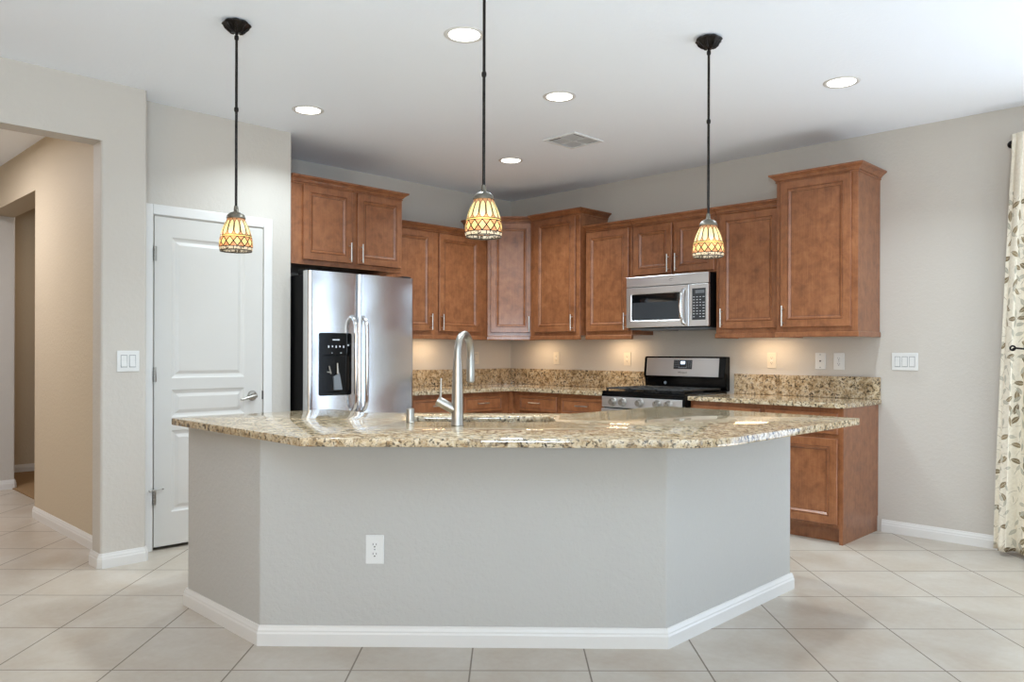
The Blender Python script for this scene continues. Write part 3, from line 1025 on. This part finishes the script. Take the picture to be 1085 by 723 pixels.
A_ = [t.verts.new(v) for v in ((xm - 0.016, -0.8685, DZ0 + 0.038), (xm + 0.056, -0.8685, DZ0 + 0.038), (xm + 0.030, -0.8685, DZ0 + 0.155), (xm - 0.022, -0.8685, DZ0 + 0.130))]
B_ = [t.verts.new((v.co.x * 0.9 + xm * 0.1, -0.8800, v.co.z)) for v in A_]
t.faces.new(A_); t.faces.new(B_)
for i in range(4): t.faces.new((A_[i], A_[(i+1) % 4], B_[(i+1) % 4], B_[i]))
merge(bm, t)
obj('dispenser_paddle', bm, M['grey'], d1)
bm = NB()
tube(bm, [(xm + 0.012, -0.874, DZ0 + 0.225), (xm + 0.014, -0.876, DZ0 + 0.150)], [0.006, 0.010], 10)
obj('dispenser_nozzle', bm, M['steel'], d1, smooth=50)
bm = NB()
tube(bm, [(xm - 0.055, -0.874, DZ0 + 0.205), (xm - 0.040, -0.876, DZ0 + 0.150)], [0.005, 0.006], 8)
tube(bm, [(xm - 0.070, -0.874, DZ0 + 0.165), (xm - 0.045, -0.876, DZ0 + 0.160)], [0.004, 0.004], 8)
obj('dispenser_lever', bm, M['steel'], d1, smooth=50)

# ------------------------------------------------------------------ microwave
mw = thing('microwave', 'stainless over-the-range microwave mounted above the gas range', 'microwave', (1.733, 0, 1.412), 0)
MWW, MWH = 0.756, 0.420
bm = NB(); box(bm, 0.004, MWW - 0.001, -0.375, -0.004, 0.004, MWH, 0.003); obj('case', bm, M['blackmat'], mw)
bm = NB(); box(bm, 0.0, MWW, -0.404, -0.376, MWH - 0.082, MWH, 0.003); obj('vent_band', bm, M['steel_x'], mw)
# emblem: a small swirl on the top band
bm = NB()
el = [(0.43 + 0.020 * math.cos(a), -0.4048, MWH - 0.040 + 0.008 * math.sin(a)) for a in [PI * (0.15 + 1.5 * k / 20) for k in range(21)]]
tube(bm, el, 0.0012, 6)
obj('emblem', bm, M['grey'], mw)
# door with window
DRW = 0.588
md = obj('door', NB(), [M['steel_x'], M['glassdark']], mw)
t = bmesh.new()
def rect(ins0, y, x0=0.0, x1=DRW, z0=0.012, z1=MWH - 0.085, r=0.0):
    return None
Wx0, Wx1, Wz0, Wz1 = 0.045, 0.525, 0.062, 0.285
outer = [(0, 0.012), (DRW, 0.012), (DRW, MWH - 0.086), (0, MWH - 0.086)]
win = round_poly([(Wx0, Wz0), (Wx1, Wz0), (Wx1, Wz1), (Wx0, Wz1)], 0.018, 4)
a0 = xz_loop(outer, -0.376); a1 = xz_loop(outer, -0.402); a2 = xz_loop(offset_poly(outer, 0.003), -0.405)
for A_, B_ in ((a0, a1), (a1, a2)):
    for i in range(4): t.faces.new((A_[i], A_[(i+1) % 4], B_[(i+1) % 4], B_[i]))
t.faces.new(a0)
w1 = xz_loop(win, -0.405); w2 = xz_loop(offset_poly(win, 0.006), -0.401)
for i in range(len(w1)): t.faces.new((w1[i], w1[(i+1) % len(w1)], w2[(i+1) % len(w1)], w2[i]))
es = [t.edges.get((L[i], L[(i+1) % len(L)])) for L in (a2, w1) for i in range(len(L))]
bmesh.ops.triangle_fill(t, use_beauty=True, edges=es)
f = t.faces.new(w2); f.material_index = 1
bmesh.ops.recalc_face_normals(t, faces=t.faces); t.to_mesh(md.data); t.free()
bm = NB()
box(bm, Wx0 + 0.012, Wx1 - 0.012, -0.4025, -0.4015, Wz0 + 0.010, Wz0 + 0.150)
md_s = obj('window_screen', bm, plain('oven_window_screen', '#2c3136', 0.35, var=0.2, vscale=8), md)
bm = NB()
pts = [(0.553, -0.405, 0.300), (0.548, -0.425, 0.292), (0.541, -0.438, 0.25), (0.537, -0.444, 0.17), (0.541, -0.438, 0.09), (0.548, -0.425, 0.040), (0.553, -0.405, 0.030)]
tube(bm, pts, [0.010, 0.013, 0.014, 0.015, 0.014, 0.013, 0.010], 12)
obj('handle', bm, M['chrome'], md, smooth=60)
bm = NB(); box(bm, DRW + 0.003, MWW, -0.404, -0.376, 0.012, MWH - 0.086, 0.003); pnl = obj('control_panel', bm, M['steel_x'], mw)
bm = NB(); box(bm, DRW + 0.030, MWW - 0.022, -0.4055, -0.4035, 0.060, 0.300, 0.002); kp = obj('keypad', bm, M['keys'], pnl)
bm = NB(); box(bm, DRW + 0.058, MWW - 0.032, -0.4063, -0.4054, 0.262, 0.286); obj('display', bm, M['grey'], kp)
bm = NB()
for r_ in range(8):
    for c_ in range(4):
        if (r_ * 4 + c_) % 11 == 7: continue
        x = DRW + 0.040 + c_ * 0.027; z = 0.232 - r_ * 0.0215
        box(bm, x, x + (0.013 if c_ < 3 else 0.017), -0.4060, -0.4054, z, z + 0.005)
obj('key_marks', bm, M['print'], kp)
bm = NB(); box(bm, 0.02, MWW - 0.03, -0.37, -0.05, -0.006, 0.004); box(bm, 0.08, 0.30, -0.30, -0.10, -0.012, -0.006); box(bm, 0.42, 0.68, -0.30, -0.10, -0.012, -0.006)
obj('underside_filter', bm, M['grey'], mw)

# ------------------------------------------------------------------ range
rg = thing('gas_range', 'stainless and black gas range between the two wall countertops', 'range', (1.688, 0, 0), 0)
RW = 0.768
bm = NB(); box(bm, 0.004, RW - 0.004, -0.640, -0.03, 0.02, 0.895, 0.003); obj('range_body', bm, M['blackmat'], rg)
bm = NB(); box(bm, 0.001, RW - 0.001, -0.665, -0.06, 0.8955, 0.918, 0.006); obj('cooktop', bm, M['black'], rg)
bm = NB(); box(bm, 0.004, RW - 0.022, -0.672, -0.6405, 0.790, 0.874, 0.005); cpn = obj('control_panel', bm, M['steel_x'], rg)
bm = NB(); box(bm, 0.0, RW, -0.668, -0.6405, 0.875, 0.8955, 0.003); box(bm, RW - 0.021, RW, -0.668, -0.6405, 0.79, 0.875, 0.003); obj('front_trim', bm, M['black'], rg)
for kx, kz in ((0.119, 0.834), (0.214, 0.834), (0.374, 0.835), (0.534, 0.834), (0.634, 0.834)):
    bm = NB()
    lathe(bm, [(0, 0), (0.032, 0), (0.033, 0.006), (0.027, 0.012), (0.025, 0.034), (0.022, 0.038), (0, 0.038)], 24)
    k = obj('knob', bm, M['steel'], cpn, (kx, -0.672, kz), smooth=40)
    k.rotation_euler = (PI/2, 0, 0)
    bm = NB(); box(bm, kx - 0.002, kx + 0.002, -0.7115, -0.7103, kz + 0.006, kz + 0.020); obj('knob_mark', bm, M['slot'], cpn)
bm = NB(); box(bm, 0.004, RW - 0.004, -0.680, -0.641, 0.205, 0.780, 0.006); od = obj('oven_door', bm, M['steel_x'], rg)
bm = NB(); box(bm, 0.10, RW - 0.10, -0.6815, -0.6800, 0.32, 0.64, 0.001, seg=1); obj('oven_window', bm, M['glassdark'], od)
bm = NB(); tube(bm, [(0.07, -0.68, 0.745), (0.07, -0.722, 0.745), (0.12, -0.73, 0.745), (RW - 0.12, -0.73, 0.745), (RW - 0.07, -0.722, 0.745), (RW - 0.07, -0.68, 0.745)], 0.011, 10); obj('oven_handle', bm, M['chrome'], od, smooth=50)
bm = NB(); box(bm, 0.004, RW - 0.004, -0.678, -0.641, 0.05, 0.195, 0.005); obj('drawer', bm, M['steel_x'], rg)
# burners and grates
for bx, by, br_ in ((0.17, -0.51, 0.045), (0.17, -0.23, 0.038), (0.384, -0.37, 0.05), (0.60, -0.51, 0.040), (0.60, -0.23, 0.045)):
    bm = NB(); lathe(bm, [(0, 0.9185), (br_, 0.9185), (br_, 0.926), (br_ * 0.75, 0.932), (0, 0.933)], 20, (bx, by)); obj('burner', bm, M['iron'], rg, smooth=40)
for gx0, gx1 in ((0.025, 0.262), (0.266, 0.502), (0.506, 0.743)):
    bm = NB()
    z0, z1 = 0.932, 0.944
    for x in (gx0, gx1 - 0.014): box(bm, x, x + 0.014, -0.645, -0.11, z0, z1, 0.003, seg=1)
    for y in (-0.645, -0.124, -0.385): box(bm, gx0, gx1, y, y + 0.014, z0, z1, 0.003, seg=1)
    xm_ = (gx0 + gx1) / 2
    box(bm, xm_ - 0.006, xm_ + 0.006, -0.645, -0.11, z0, z1 + 0.002, 0.003, seg=1)
    for y in (-0.52, -0.24): box(bm, gx0, gx1, y, y + 0.012, z0, z1 + 0.002, 0.003, seg=1)
    for x in (gx0 + 0.002, gx1 - 0.014):
        for y in (-0.640, -0.13): box(bm, x, x + 0.012, y, y + 0.012, 0.918, z0)
    obj('grate', bm, M['iron'], rg)
# backguard
bm = NB()
t = bmesh.new()
prof = [(-0.052, 0.918), (-0.075, 0.940), (-0.075, 1.015), (-0.100, 1.024), (-0.082, 1.180), (-0.070, 1.190), (-0.012, 1.190), (-0.012, 0.918)]
A_ = [t.verts.new((0.003, y, z)) for y, z in prof]; B_ = [t.verts.new((RW - 0.003, y, z)) for y, z in prof]
t.faces.new(A_); t.faces.new(B_)
for i in range(len(prof)): t.faces.new((A_[i], A_[(i+1) % len(prof)], B_[(i+1) % len(prof)], B_[i]))
bmesh.ops.bevel(t, geom=t.edges[:], offset=0.004, segments=2, affect='EDGES')
merge(bm, t)
bg = obj('backguard', bm, M['black'], rg)
def tilted(name, x0, x1, z0, z1, off, thick, mat, parent):
    def yy(z): return -0.100 + (z - 1.024) * (0.018 / 0.156)
    t = bmesh.new()
    vs = []
    for x in (x0, x1):
        for z in (z0, z1):
            for o_ in (off, off + thick): vs.append(t.verts.new((x, yy(z) - o_, z)))
    for f_ in ((0, 1, 3, 2), (4, 6, 7, 5), (0, 4, 5, 1), (2, 3, 7, 6), (0, 2, 6, 4), (1, 5, 7, 3)): t.faces.new([vs[i] for i in f_])
    bm = NB(); merge(bm, t)
    return obj(name, bm, mat, parent)
sp_ = tilted('steel_panel', 0.030, 0.712, 1.030, 1.178, 0.0, 0.002, M['steel_x'], bg)
dp = tilted('clock_panel', 0.296, 0.470, 1.088, 1.162, 0.002, 0.001, M['keys'], bg)
tilted('clock_display', 0.362, 0.404, 1.128, 1.152, 0.003, 0.0008, M['display'], dp)
bm = NB()
for k in range(4):
    for s_, e_ in ((0.304, 0.350), (0.416, 0.462)):
        z = 1.150 - k * 0.015
        y = -0.100 + (z - 1.024) * (0.018 / 0.156) - 0.0032
        for j in range(3):
            x = s_ + j * (e_ - s_ - 0.008) / 2
            box(bm, x, x + 0.008, y - 0.0006, y, z, z + 0.003)
for j in range(5):
    x = 0.345 + j * 0.016; y = -0.100 + (1.098 - 1.024) * (0.018 / 0.156) - 0.0032
    box(bm, x, x + 0.010, y - 0.0006, y, 1.098, 1.102)
obj('key_marks', bm, M['print'], dp)
# lettering below the clock
tx = bpy.data.curves.new('lettering', 'FONT')
tx.body = 'Whirlpool'; tx.size = 0.020; tx.extrude = 0.0003; tx.align_x = 'CENTER'
tf = bpy.data.objects.new('lettering_outline', tx); COL.objects.link(tf)
bpy.context.view_layer.update()
tm = bpy.data.meshes.new_from_object(tf.evaluated_get(bpy.context.evaluated_depsgraph_get()))
bpy.data.objects.remove(tf)
tm.materials.clear(); tm.materials.append(M['slot'])
to = bpy.data.objects.new('lettering', tm); COL.objects.link(to)
to.parent = bg; to.location = (0.383, -0.100 + (1.056 - 1.024) * (0.018 / 0.156) - 0.0026, 1.054); to.rotation_euler = (PI/2 - 0.115, 0, 0)
bm = NB(); disc_cyl(bm, (0.205, -0.0755, 0.972), (0.205, -0.0775, 0.972), 0.013, seg=18); obj('round_badge', bm, M['grey'], bg)

# ------------------------------------------------------------------ pendant lamps
def pendant(label, x, y, zb):
    p = thing('pendant_lamp', label, 'pendant lamp', (x, y, zb), 0.3, 'stained glass pendant lamps')
    top = H - zb - 0.0005
    bm = NB()
    lathe(bm, [(0, top), (0.050, top), (0.060, top - 0.008), (0.063, top - 0.014), (0.050, top - 0.026), (0.034, top - 0.040), (0.022, top - 0.048), (0.0, top - 0.050)], 48, lobes=8, amp=0.05)
    for k in range(8):
        a = 2 * PI * k / 8
        pts = [(math.cos(a) * r, math.sin(a) * r, top - dz) for r, dz in ((0.060, 0.012), (0.048, 0.030), (0.034, 0.043), (0.020, 0.050))]
        tube(bm, pts, [0.004, 0.006, 0.005, 0.003], 8)
    obj('canopy', bm, M['bronze'], p, smooth=50)
    bm = NB()
    disc_cyl(bm, (0, 0, 0.205), (0, 0, top - 0.045), 0.0062, seg=12)
    for z in (top - 0.072, (top + 0.2) * 0.52):
        lathe(bm, [(0.006, z - 0.012), (0.0095, z - 0.008), (0.0105, z), (0.0095, z + 0.008), (0.006, z + 0.012)], 14)
    obj('stem', bm, M['bronze'], p, smooth=50)
    bm = NB()
    lathe(bm, [(0.0, 0.208), (0.009, 0.208), (0.0105, 0.196), (0.0105, 0.184), (0.013, 0.181), (0.028, 0.176), (0.039, 0.165), (0.043, 0.153), (0.043, 0.150), (0.039, 0.149), (0.0, 0.152)], 36, lobes=12, amp=0.0)
    obj('shade_cap', bm, M['cap'], p, smooth=40)
    bm = NB()
    prof = [(0.0695, 0.0), (0.0735, 0.008), (0.0745, 0.020), (0.0745, 0.035), (0.0720, 0.055), (0.0680, 0.075), (0.0620, 0.095), (0.0545, 0.115), (0.0460, 0.133), (0.0385, 0.1485)]
    inner = [(r - 0.003, z) for r, z in reversed(prof)]
    lathe(bm, prof, 64)
    obj('glass_shade', bm, M['shade'], p, smooth=60)
    bm = NB()
    lathe(bm, [(0.0670, -0.001), (0.0710, -0.002), (0.0715, 0.001), (0.0695, 0.002), (0.0670, 0.001)], 48)
    obj('rim', bm, M['cap'], p, smooth=60)
    bm = NB()
    lathe(bm, [(0, 0.035), (0.010, 0.038), (0.020, 0.050), (0.024, 0.065), (0.020, 0.082), (0.013, 0.098), (0.013, 0.150), (0, 0.150)], 20)
    obj('bulb', bm, emit('bulb_glow', '#ffe2ae', 2.5), p, smooth=60)
    l = bpy.data.lights.new('pendant_bulb_light', 'POINT')
    l.energy = PENDANT_POWER; l.color = (1.0, 0.80, 0.52); l.shadow_soft_size = 0.012
    lo = bpy.data.objects.new('pendant_bulb_light', l); COL.objects.link(lo)
    lo.location = (x, y, zb + 0.020)
    l2 = bpy.data.lights.new('pendant_bulb_light', 'POINT')
    l2.energy = PENDANT_POWER; l2.color = (1.0, 0.80, 0.52); l2.shadow_soft_size = 0.012
    lo = bpy.data.objects.new('pendant_bulb_light', l2); COL.objects.link(lo)
    lo.location = (x + 0.034, y - 0.034, zb + 0.065)
    return p
pendant('stained glass pendant lamp hanging in front of the white pantry door', 2.130, -3.940, 1.686)
pendant('stained glass pendant lamp hanging nearest, above the island faucet', 3.283, -3.456, 1.686)
pendant('stained glass pendant lamp hanging in front of the cabinets right of the microwave', 3.590, -2.260, 1.686)

# ------------------------------------------------------------------ recessed lights, vent
def can(label, x, y, share=1.0):
    c = thing('recessed_light', label, 'ceiling light', (x, y, H), 0, 'recessed ceiling lights')
    bm = NB()
    lathe(bm, [(0.076, -0.0025), (0.082, -0.006), (0.095, -0.004), (0.0985, -0.0005), (0.076, -0.0005)], 40)
    obj('trim_ring', bm, M['trim'], c, smooth=50)
    bm = NB(); lathe(bm, [(0, -0.0024), (0.075, -0.0024), (0.075, -0.001), (0, -0.001)], 40); obj('lens', bm, M['lens'], c)
    area_light('recessed_light_beam', (x, y, H - 0.012), (0, 0, -1), 0.15, 0.15, CAN_POWER * share, CAN_COLOR, 'DISK', math.radians(130))
can('recessed ceiling light nearest the camera, beside the middle lamp rod', 2.776, -3.111)
can('recessed ceiling light in front of the ceiling vent', 2.502, -2.112)
can('recessed ceiling light in front of the refrigerator cabinet', 1.197, -3.018, 0.5)
can('recessed ceiling light farthest away, near the corner cabinet', 1.202, -1.215)
can('recessed ceiling light at the right, above the tallest cabinet', 3.797, -1.194, 0.65)

v = thing('ceiling_vent', 'white square air vent in the ceiling above the corner of the kitchen', 'air vent', (1.94, -1.325, H), 0)
bm = NB()
hx, hy = 0.150, 0.160
box(bm, -hx, hx, -hy, -hy + 0.022, -0.010, -0.001, 0.002, seg=1); box(bm, -hx, hx, hy - 0.022, hy, -0.010, -0.001, 0.002, seg=1)
box(bm, -hx, -hx + 0.022, -hy + 0.022, hy - 0.022, -0.010, -0.001, 0.002, seg=1); box(bm, hx - 0.022, hx, -hy + 0.022, hy - 0.022, -0.010, -0.001, 0.002, seg=1)
box(bm, -0.006, 0.006, -hy + 0.022, hy - 0.022, -0.009, -0.001); box(bm, -hx + 0.022, hx - 0.022, -0.006, 0.006, -0.009, -0.001)
obj('frame', bm, M['vent'], v)
bm = NB(); box(bm, -hx + 0.02, hx - 0.02, -hy + 0.02, hy - 0.02, -0.0022, -0.0008); obj('backing', bm, M['ventin'], v)
for q, (sx, sy) in enumerate(((-1, -1), (1, -1), (-1, 1), (1, 1))):
    for k in range(5):
        bm = NB()
        t = bmesh.new()
        L0, L1 = 0.008, 0.126
        off = 0.014 + k * 0.0225
        tilt = 0.010 if q in (0, 3) else -0.010
        if q in (0, 3):
            vs = [(sx * L0, sy * off, -0.003), (sx * L1, sy * off, -0.003), (sx * L1, sy * off + tilt, -0.0085), (sx * L0, sy * off + tilt, -0.0085)]
        else:
            vs = [(sx * off, sy * L0, -0.003), (sx * off, sy * (L1 + 0.008), -0.003), (sx * off + tilt, sy * (L1 + 0.008), -0.0085), (sx * off + tilt, sy * L0, -0.0085)]
        t.faces.new([t.verts.new(p) for p in vs])
        r_ = bmesh.ops.solidify(t, geom=t.faces[:], thickness=0.0012)
        merge(bm, t)
        obj('slat', bm, M['vent'], v)

# ------------------------------------------------------------------ outlets and switches
def plate(name, label, cat, loc, rot, w, h, kind, n=1, mat='plate', group='wall plates'):
    p = thing(name, label, cat, loc, rot, group)
    bm = NB(); box(bm, -w/2, w/2, -0.0062, -0.0004, -h/2, h/2, 0.0025); obj('cover_plate', bm, M[mat], p)
    if kind == 'duplex':
        for s in (-1, 1):
            bm = NB()
            P = round_poly([(-0.0165, -0.0145), (0.0165, -0.0145), (0.0165, 0.0145), (-0.0165, 0.0145)], 0.009, 4)
            t = bmesh.new()
            a = [t.verts.new((x, -0.006, z + s * 0.0195)) for x, z in P]; b = [t.verts.new((x, -0.0078, z + s * 0.0195)) for x, z in P]
            t.faces.new(a); t.faces.new(b)
            for i in range(len(a)): t.faces.new((a[i], a[(i+1) % len(a)], b[(i+1) % len(a)], b[i]))
            merge(bm, t)
            r_ = obj('receptacle', bm, M[mat], p)
            bm = NB(); z = s * 0.0195
            box(bm, -0.008, -0.0055, -0.0082, -0.0078, z - 0.001, z + 0.007); box(bm, 0.0055, 0.008, -0.0082, -0.0078, z - 0.001, z + 0.006)
            disc_cyl(bm, (0, -0.0077, z - 0.0075), (0, -0.0082, z - 0.0075), 0.0032, seg=10)
            obj('slots', bm, M['slot'], r_)
        bm = NB(); disc_cyl(bm, (0, -0.006, 0), (0, -0.0068, 0), 0.003, seg=10); obj('screw', bm, M['grey'], p)
    elif kind == 'gfci':
        bm = NB(); box(bm, -0.0165, 0.0165, -0.0085, -0.006, -0.033, 0.033, 0.001, seg=1); r_ = obj('receptacle', bm, M[mat], p)
        bm = NB()
        for s in (-1, 1):
            z = s * 0.020
            box(bm, -0.008, -0.0055, -0.0089, -0.0085, z - 0.001, z + 0.006); box(bm, 0.0055, 0.008, -0.0089, -0.0085, z - 0.001, z + 0.006)
            disc_cyl(bm, (0, -0.0084, z - 0.006), (0, -0.0089, z - 0.006), 0.0028, seg=10)
        obj('slots', bm, M['slot'], r_)
        bm = NB(); box(bm, -0.009, 0.009, -0.0095, -0.0085, 0.001, 0.006); box(bm, -0.009, 0.009, -0.0095, -0.0085, -0.006, -0.001); obj('test_buttons', bm, M['plate'], r_)
    elif kind == 'rocker':
        for k in range(n):
            cx = (k - (n - 1) / 2) * 0.046
            bm = NB()
            bg_ = NB(); box(bg_, cx - 0.0180, cx + 0.0180, -0.0065, -0.006, -0.0350, 0.0350); obj('rocker_shade_line', bg_, M['grey'], p)  # grey backing paints the shaded gap around the rocker
            t = bmesh.new()
            prof = [(-0.0068, -0.032), (-0.0105, -0.031), (-0.0078, 0.0), (-0.0072, 0.031), (-0.0066, 0.032)]
            a = [t.verts.new((cx - 0.0155, y, z)) for y, z in prof]; b = [t.verts.new((cx + 0.0155, y, z)) for y, z in prof]
            t.faces.new(a); t.faces.new(b)
            for i in range(len(prof)): t.faces.new((a[i], a[(i+1) % len(prof)], b[(i+1) % len(prof)], b[i]))
            merge(bm, t)
            obj('rocker', bm, M[mat], p)
    elif kind == 'jack':
        bm = NB(); disc_cyl(bm, (0, -0.006, 0.0), (0, -0.0085, 0.0), 0.006, seg=12); obj('jack', bm, M['slot'], p)
        bm = NB(); disc_cyl(bm, (0, -0.006, 0.046), (0, -0.0072, 0.046), 0.004, seg=10); disc_cyl(bm, (0, -0.006, -0.046), (0, -0.0072, -0.046), 0.004, seg=10); obj('screw', bm, M['grey'], p)
    return p

plate('wall_outlet', 'almond outlet on the backsplash wall nearest the corner', 'outlet', (0.619, 0, 1.165), 0, 0.074, 0.118, 'gfci', mat='ivory', group='backsplash outlets')
plate('wall_outlet', 'almond outlet on the backsplash wall just left of the gas range', 'outlet', (1.450, 0, 1.165), 0, 0.074, 0.118, 'gfci', mat='ivory', group='backsplash outlets')
plate('wall_outlet', 'almond outlet on the backsplash wall just right of the gas range', 'outlet', (2.797, 0, 1.165), 0, 0.074, 0.118, 'gfci', mat='ivory', group='backsplash outlets')
plate('phone_jack', 'white jack plate with one dark socket above the short granite backsplash', 'wall plate', (3.170, 0, 1.165), 0, 0.076, 0.120, 'jack', group='white wall plates')
plate('wall_outlet', 'white outlet right of the jack plate, near the end of the backsplash', 'outlet', (3.304, 0, 1.164), 0, 0.076, 0.120, 'duplex', group='white wall plates')
plate('light_switch', 'white triple rocker switch on the bare wall right of the cabinets', 'light switch', (3.746, 0, 1.166), 0, 0.166, 0.118, 'rocker', 3, group='light switches')
plate('light_switch', 'single rocker switch on the left backsplash wall behind the faucet', 'light switch', (0, -0.483, 1.165), LEFTR, 0.074, 0.118, 'rocker', 1, mat='ivory', group='light switches')
plate('light_switch', 'white double rocker switch on the pier left of the pantry door', 'light switch', (0.850, -3.970, 1.165), LEFTR, 0.122, 0.120, 'rocker', 2, group='light switches')
fa = math.atan2(Bq[1] - Aq[1], Bq[0] - Aq[0])
nv = Vector((math.sin(fa), -math.cos(fa)))
tt = 0.2845
q = Vector(Aq) + (Vector(Bq) - Vector(Aq)) * tt + nv * 0.0002
plate('wall_outlet', 'white outlet low on the front of the island', 'outlet', (q.x, q.y, 0.402), fa, 0.076, 0.120, 'duplex', group='white wall plates')

# under-cabinet lamps: slim bars with their light
def under_lamp(label, x, y, rot, ln):
    u = thing('under_cabinet_light', label, 'light', (x, y, Z0), rot, 'under-cabinet lights')
    bm = NB(); box(bm, -ln/2, ln/2, -0.018, 0.018, -0.016, -0.0005, 0.003); obj('housing', bm, M['plate'], u)
    bm = NB(); box(bm, -ln/2 + 0.01, ln/2 - 0.01, -0.012, 0.012, -0.0175, -0.0162); obj('lens', bm, M['barlens'], u)
    o = area_light('under_cabinet_beam', (x, y, Z0 - 0.022), (0, 0, -1), ln - 0.02, 0.024, UNDER_POWER, (1.0, 0.72, 0.44))
    o.rotation_euler = (0, 0, rot)
under_lamp('slim light bar under the two-door cabinet beside the refrigerator', 0.17, -1.15, LEFTR, 0.28)
under_lamp('slim light bar under the corner cabinet', 0.50, -0.20, 0, 0.24)
under_lamp('slim light bar under the cabinet left of the microwave', 1.44, -0.17, 0, 0.26)
under_lamp('slim light bar under the cabinet right of the microwave', 2.80, -0.17, 0, 0.30)

# ------------------------------------------------------------------ curtain, rod, holdback
def curtain():
    cp = obj('curtain', NB(), M['curtain'])
    tag(cp, 'cream curtain panel with brown leaf print hanging at the right edge', 'curtain')
    bm = bmesh.new()
    uvl = bm.loops.layers.uv.new('UVMap')
    nu, nz = 150, 60
    g = []
    for j in range(nz + 1):
        fz = j / nz
        z = 0.030 + 2.515 * fz
        xl = 4.300 + 0.095 * min(1, fz * 1.02) ** 1.3
        xr = 5.05
        amp = 0.034 * (1 - 0.45 * fz)
        row = []
        for i in range(nu + 1):
            fu = i / nu
            x = xl + (xr - xl) * fu
            ph = fu * 2 * PI * 7.2
            y = -0.155 + amp * math.sin(ph + 0.9) + 0.010 * math.sin(2.3 * ph + 3 * fz) * (1 - fz)
            if z > 2.46: y = min(y, -0.150)
            row.append((bm.verts.new((x + 0.006 * math.sin(ph * 2) , y, z)), fu * 1.25, z))
        g.append(row)
    for j in range(nz):
        for i in range(nu):
            q4 = [g[j][i], g[j][i+1], g[j+1][i+1], g[j+1][i]]
            f = bm.faces.new([a[0] for a in q4])
            f.smooth = True
            for lp, a in zip(f.loops, q4): lp[uvl].uv = (a[1], a[2])
    bm.to_mesh(cp.data); bm.free()
    so = cp.modifiers.new('cloth', 'SOLIDIFY'); so.thickness = 0.0025
curtain()
rd = thing('curtain_rod', 'black curtain rod with ball finial at the top of the curtain', 'curtain rod', (4.392, -0.105, 2.492))
bm = NB(); disc_cyl(bm, (0.02, 0, 0), (2.75, 0, 0), 0.011, seg=14); obj('rod', bm, M['bronze'], rd, smooth=50)
bm = NB()
lathe(bm, [(0, -0.030), (0.010, -0.029), (0.019, -0.022), (0.0235, -0.012), (0.0245, 0), (0.0225, 0.012), (0.016, 0.020), (0.0125, 0.023), (0.0125, 0.028), (0.018, 0.031), (0.018, 0.044), (0.0125, 0.047), (0, 0.047)], 20)
fn = obj('finial', bm, M['black'], rd, smooth=50); fn.rotation_euler = (0, PI/2, 0)
bm = NB()
disc_cyl(bm, (0.14, 0, 0), (0.14, 0.104, 0), 0.007, seg=10); lathe(bm, [(0, 0), (0.02, 0), (0.02, 0.006), (0, 0.006)], 16)
obj('bracket', bm, M['bronze'], rd)
bpy.data.objects['bracket'].location = (0, 0, 0)
hb_ = thing('curtain_holdback', 'black metal holdback hooked around the curtain', 'curtain holdback', (5.110, 0.0, 1.244))
bm = NB()
pts = [(0, -0.001, 0), (0.0, -0.20, 0.0), (-0.02, -0.235, 0.0), (-0.10, -0.242, 0.0), (-0.60, -0.242, 0.004), (-0.672, -0.238, 0.012), (-0.690, -0.230, 0.006)]
tube(bm, pts, 0.006, 10)
obj('arm', bm, M['bronze'], hb_, smooth=50)
bm = NB(); disc_cyl(bm, (0, -0.0005, 0), (0, -0.012, 0), 0.022, seg=20); obj('wall_rose', bm, M['bronze'], hb_, smooth=40)
bm = NB()
ring = [(-0.690 + 0.013 * math.cos(a), -0.232, 0.012 + 0.013 * math.sin(a)) for a in [2 * PI * k / 18 for k in range(19)]]
tube(bm, ring, 0.0055, 8); obj('curl', bm, M['bronze'], hb_, smooth=50)
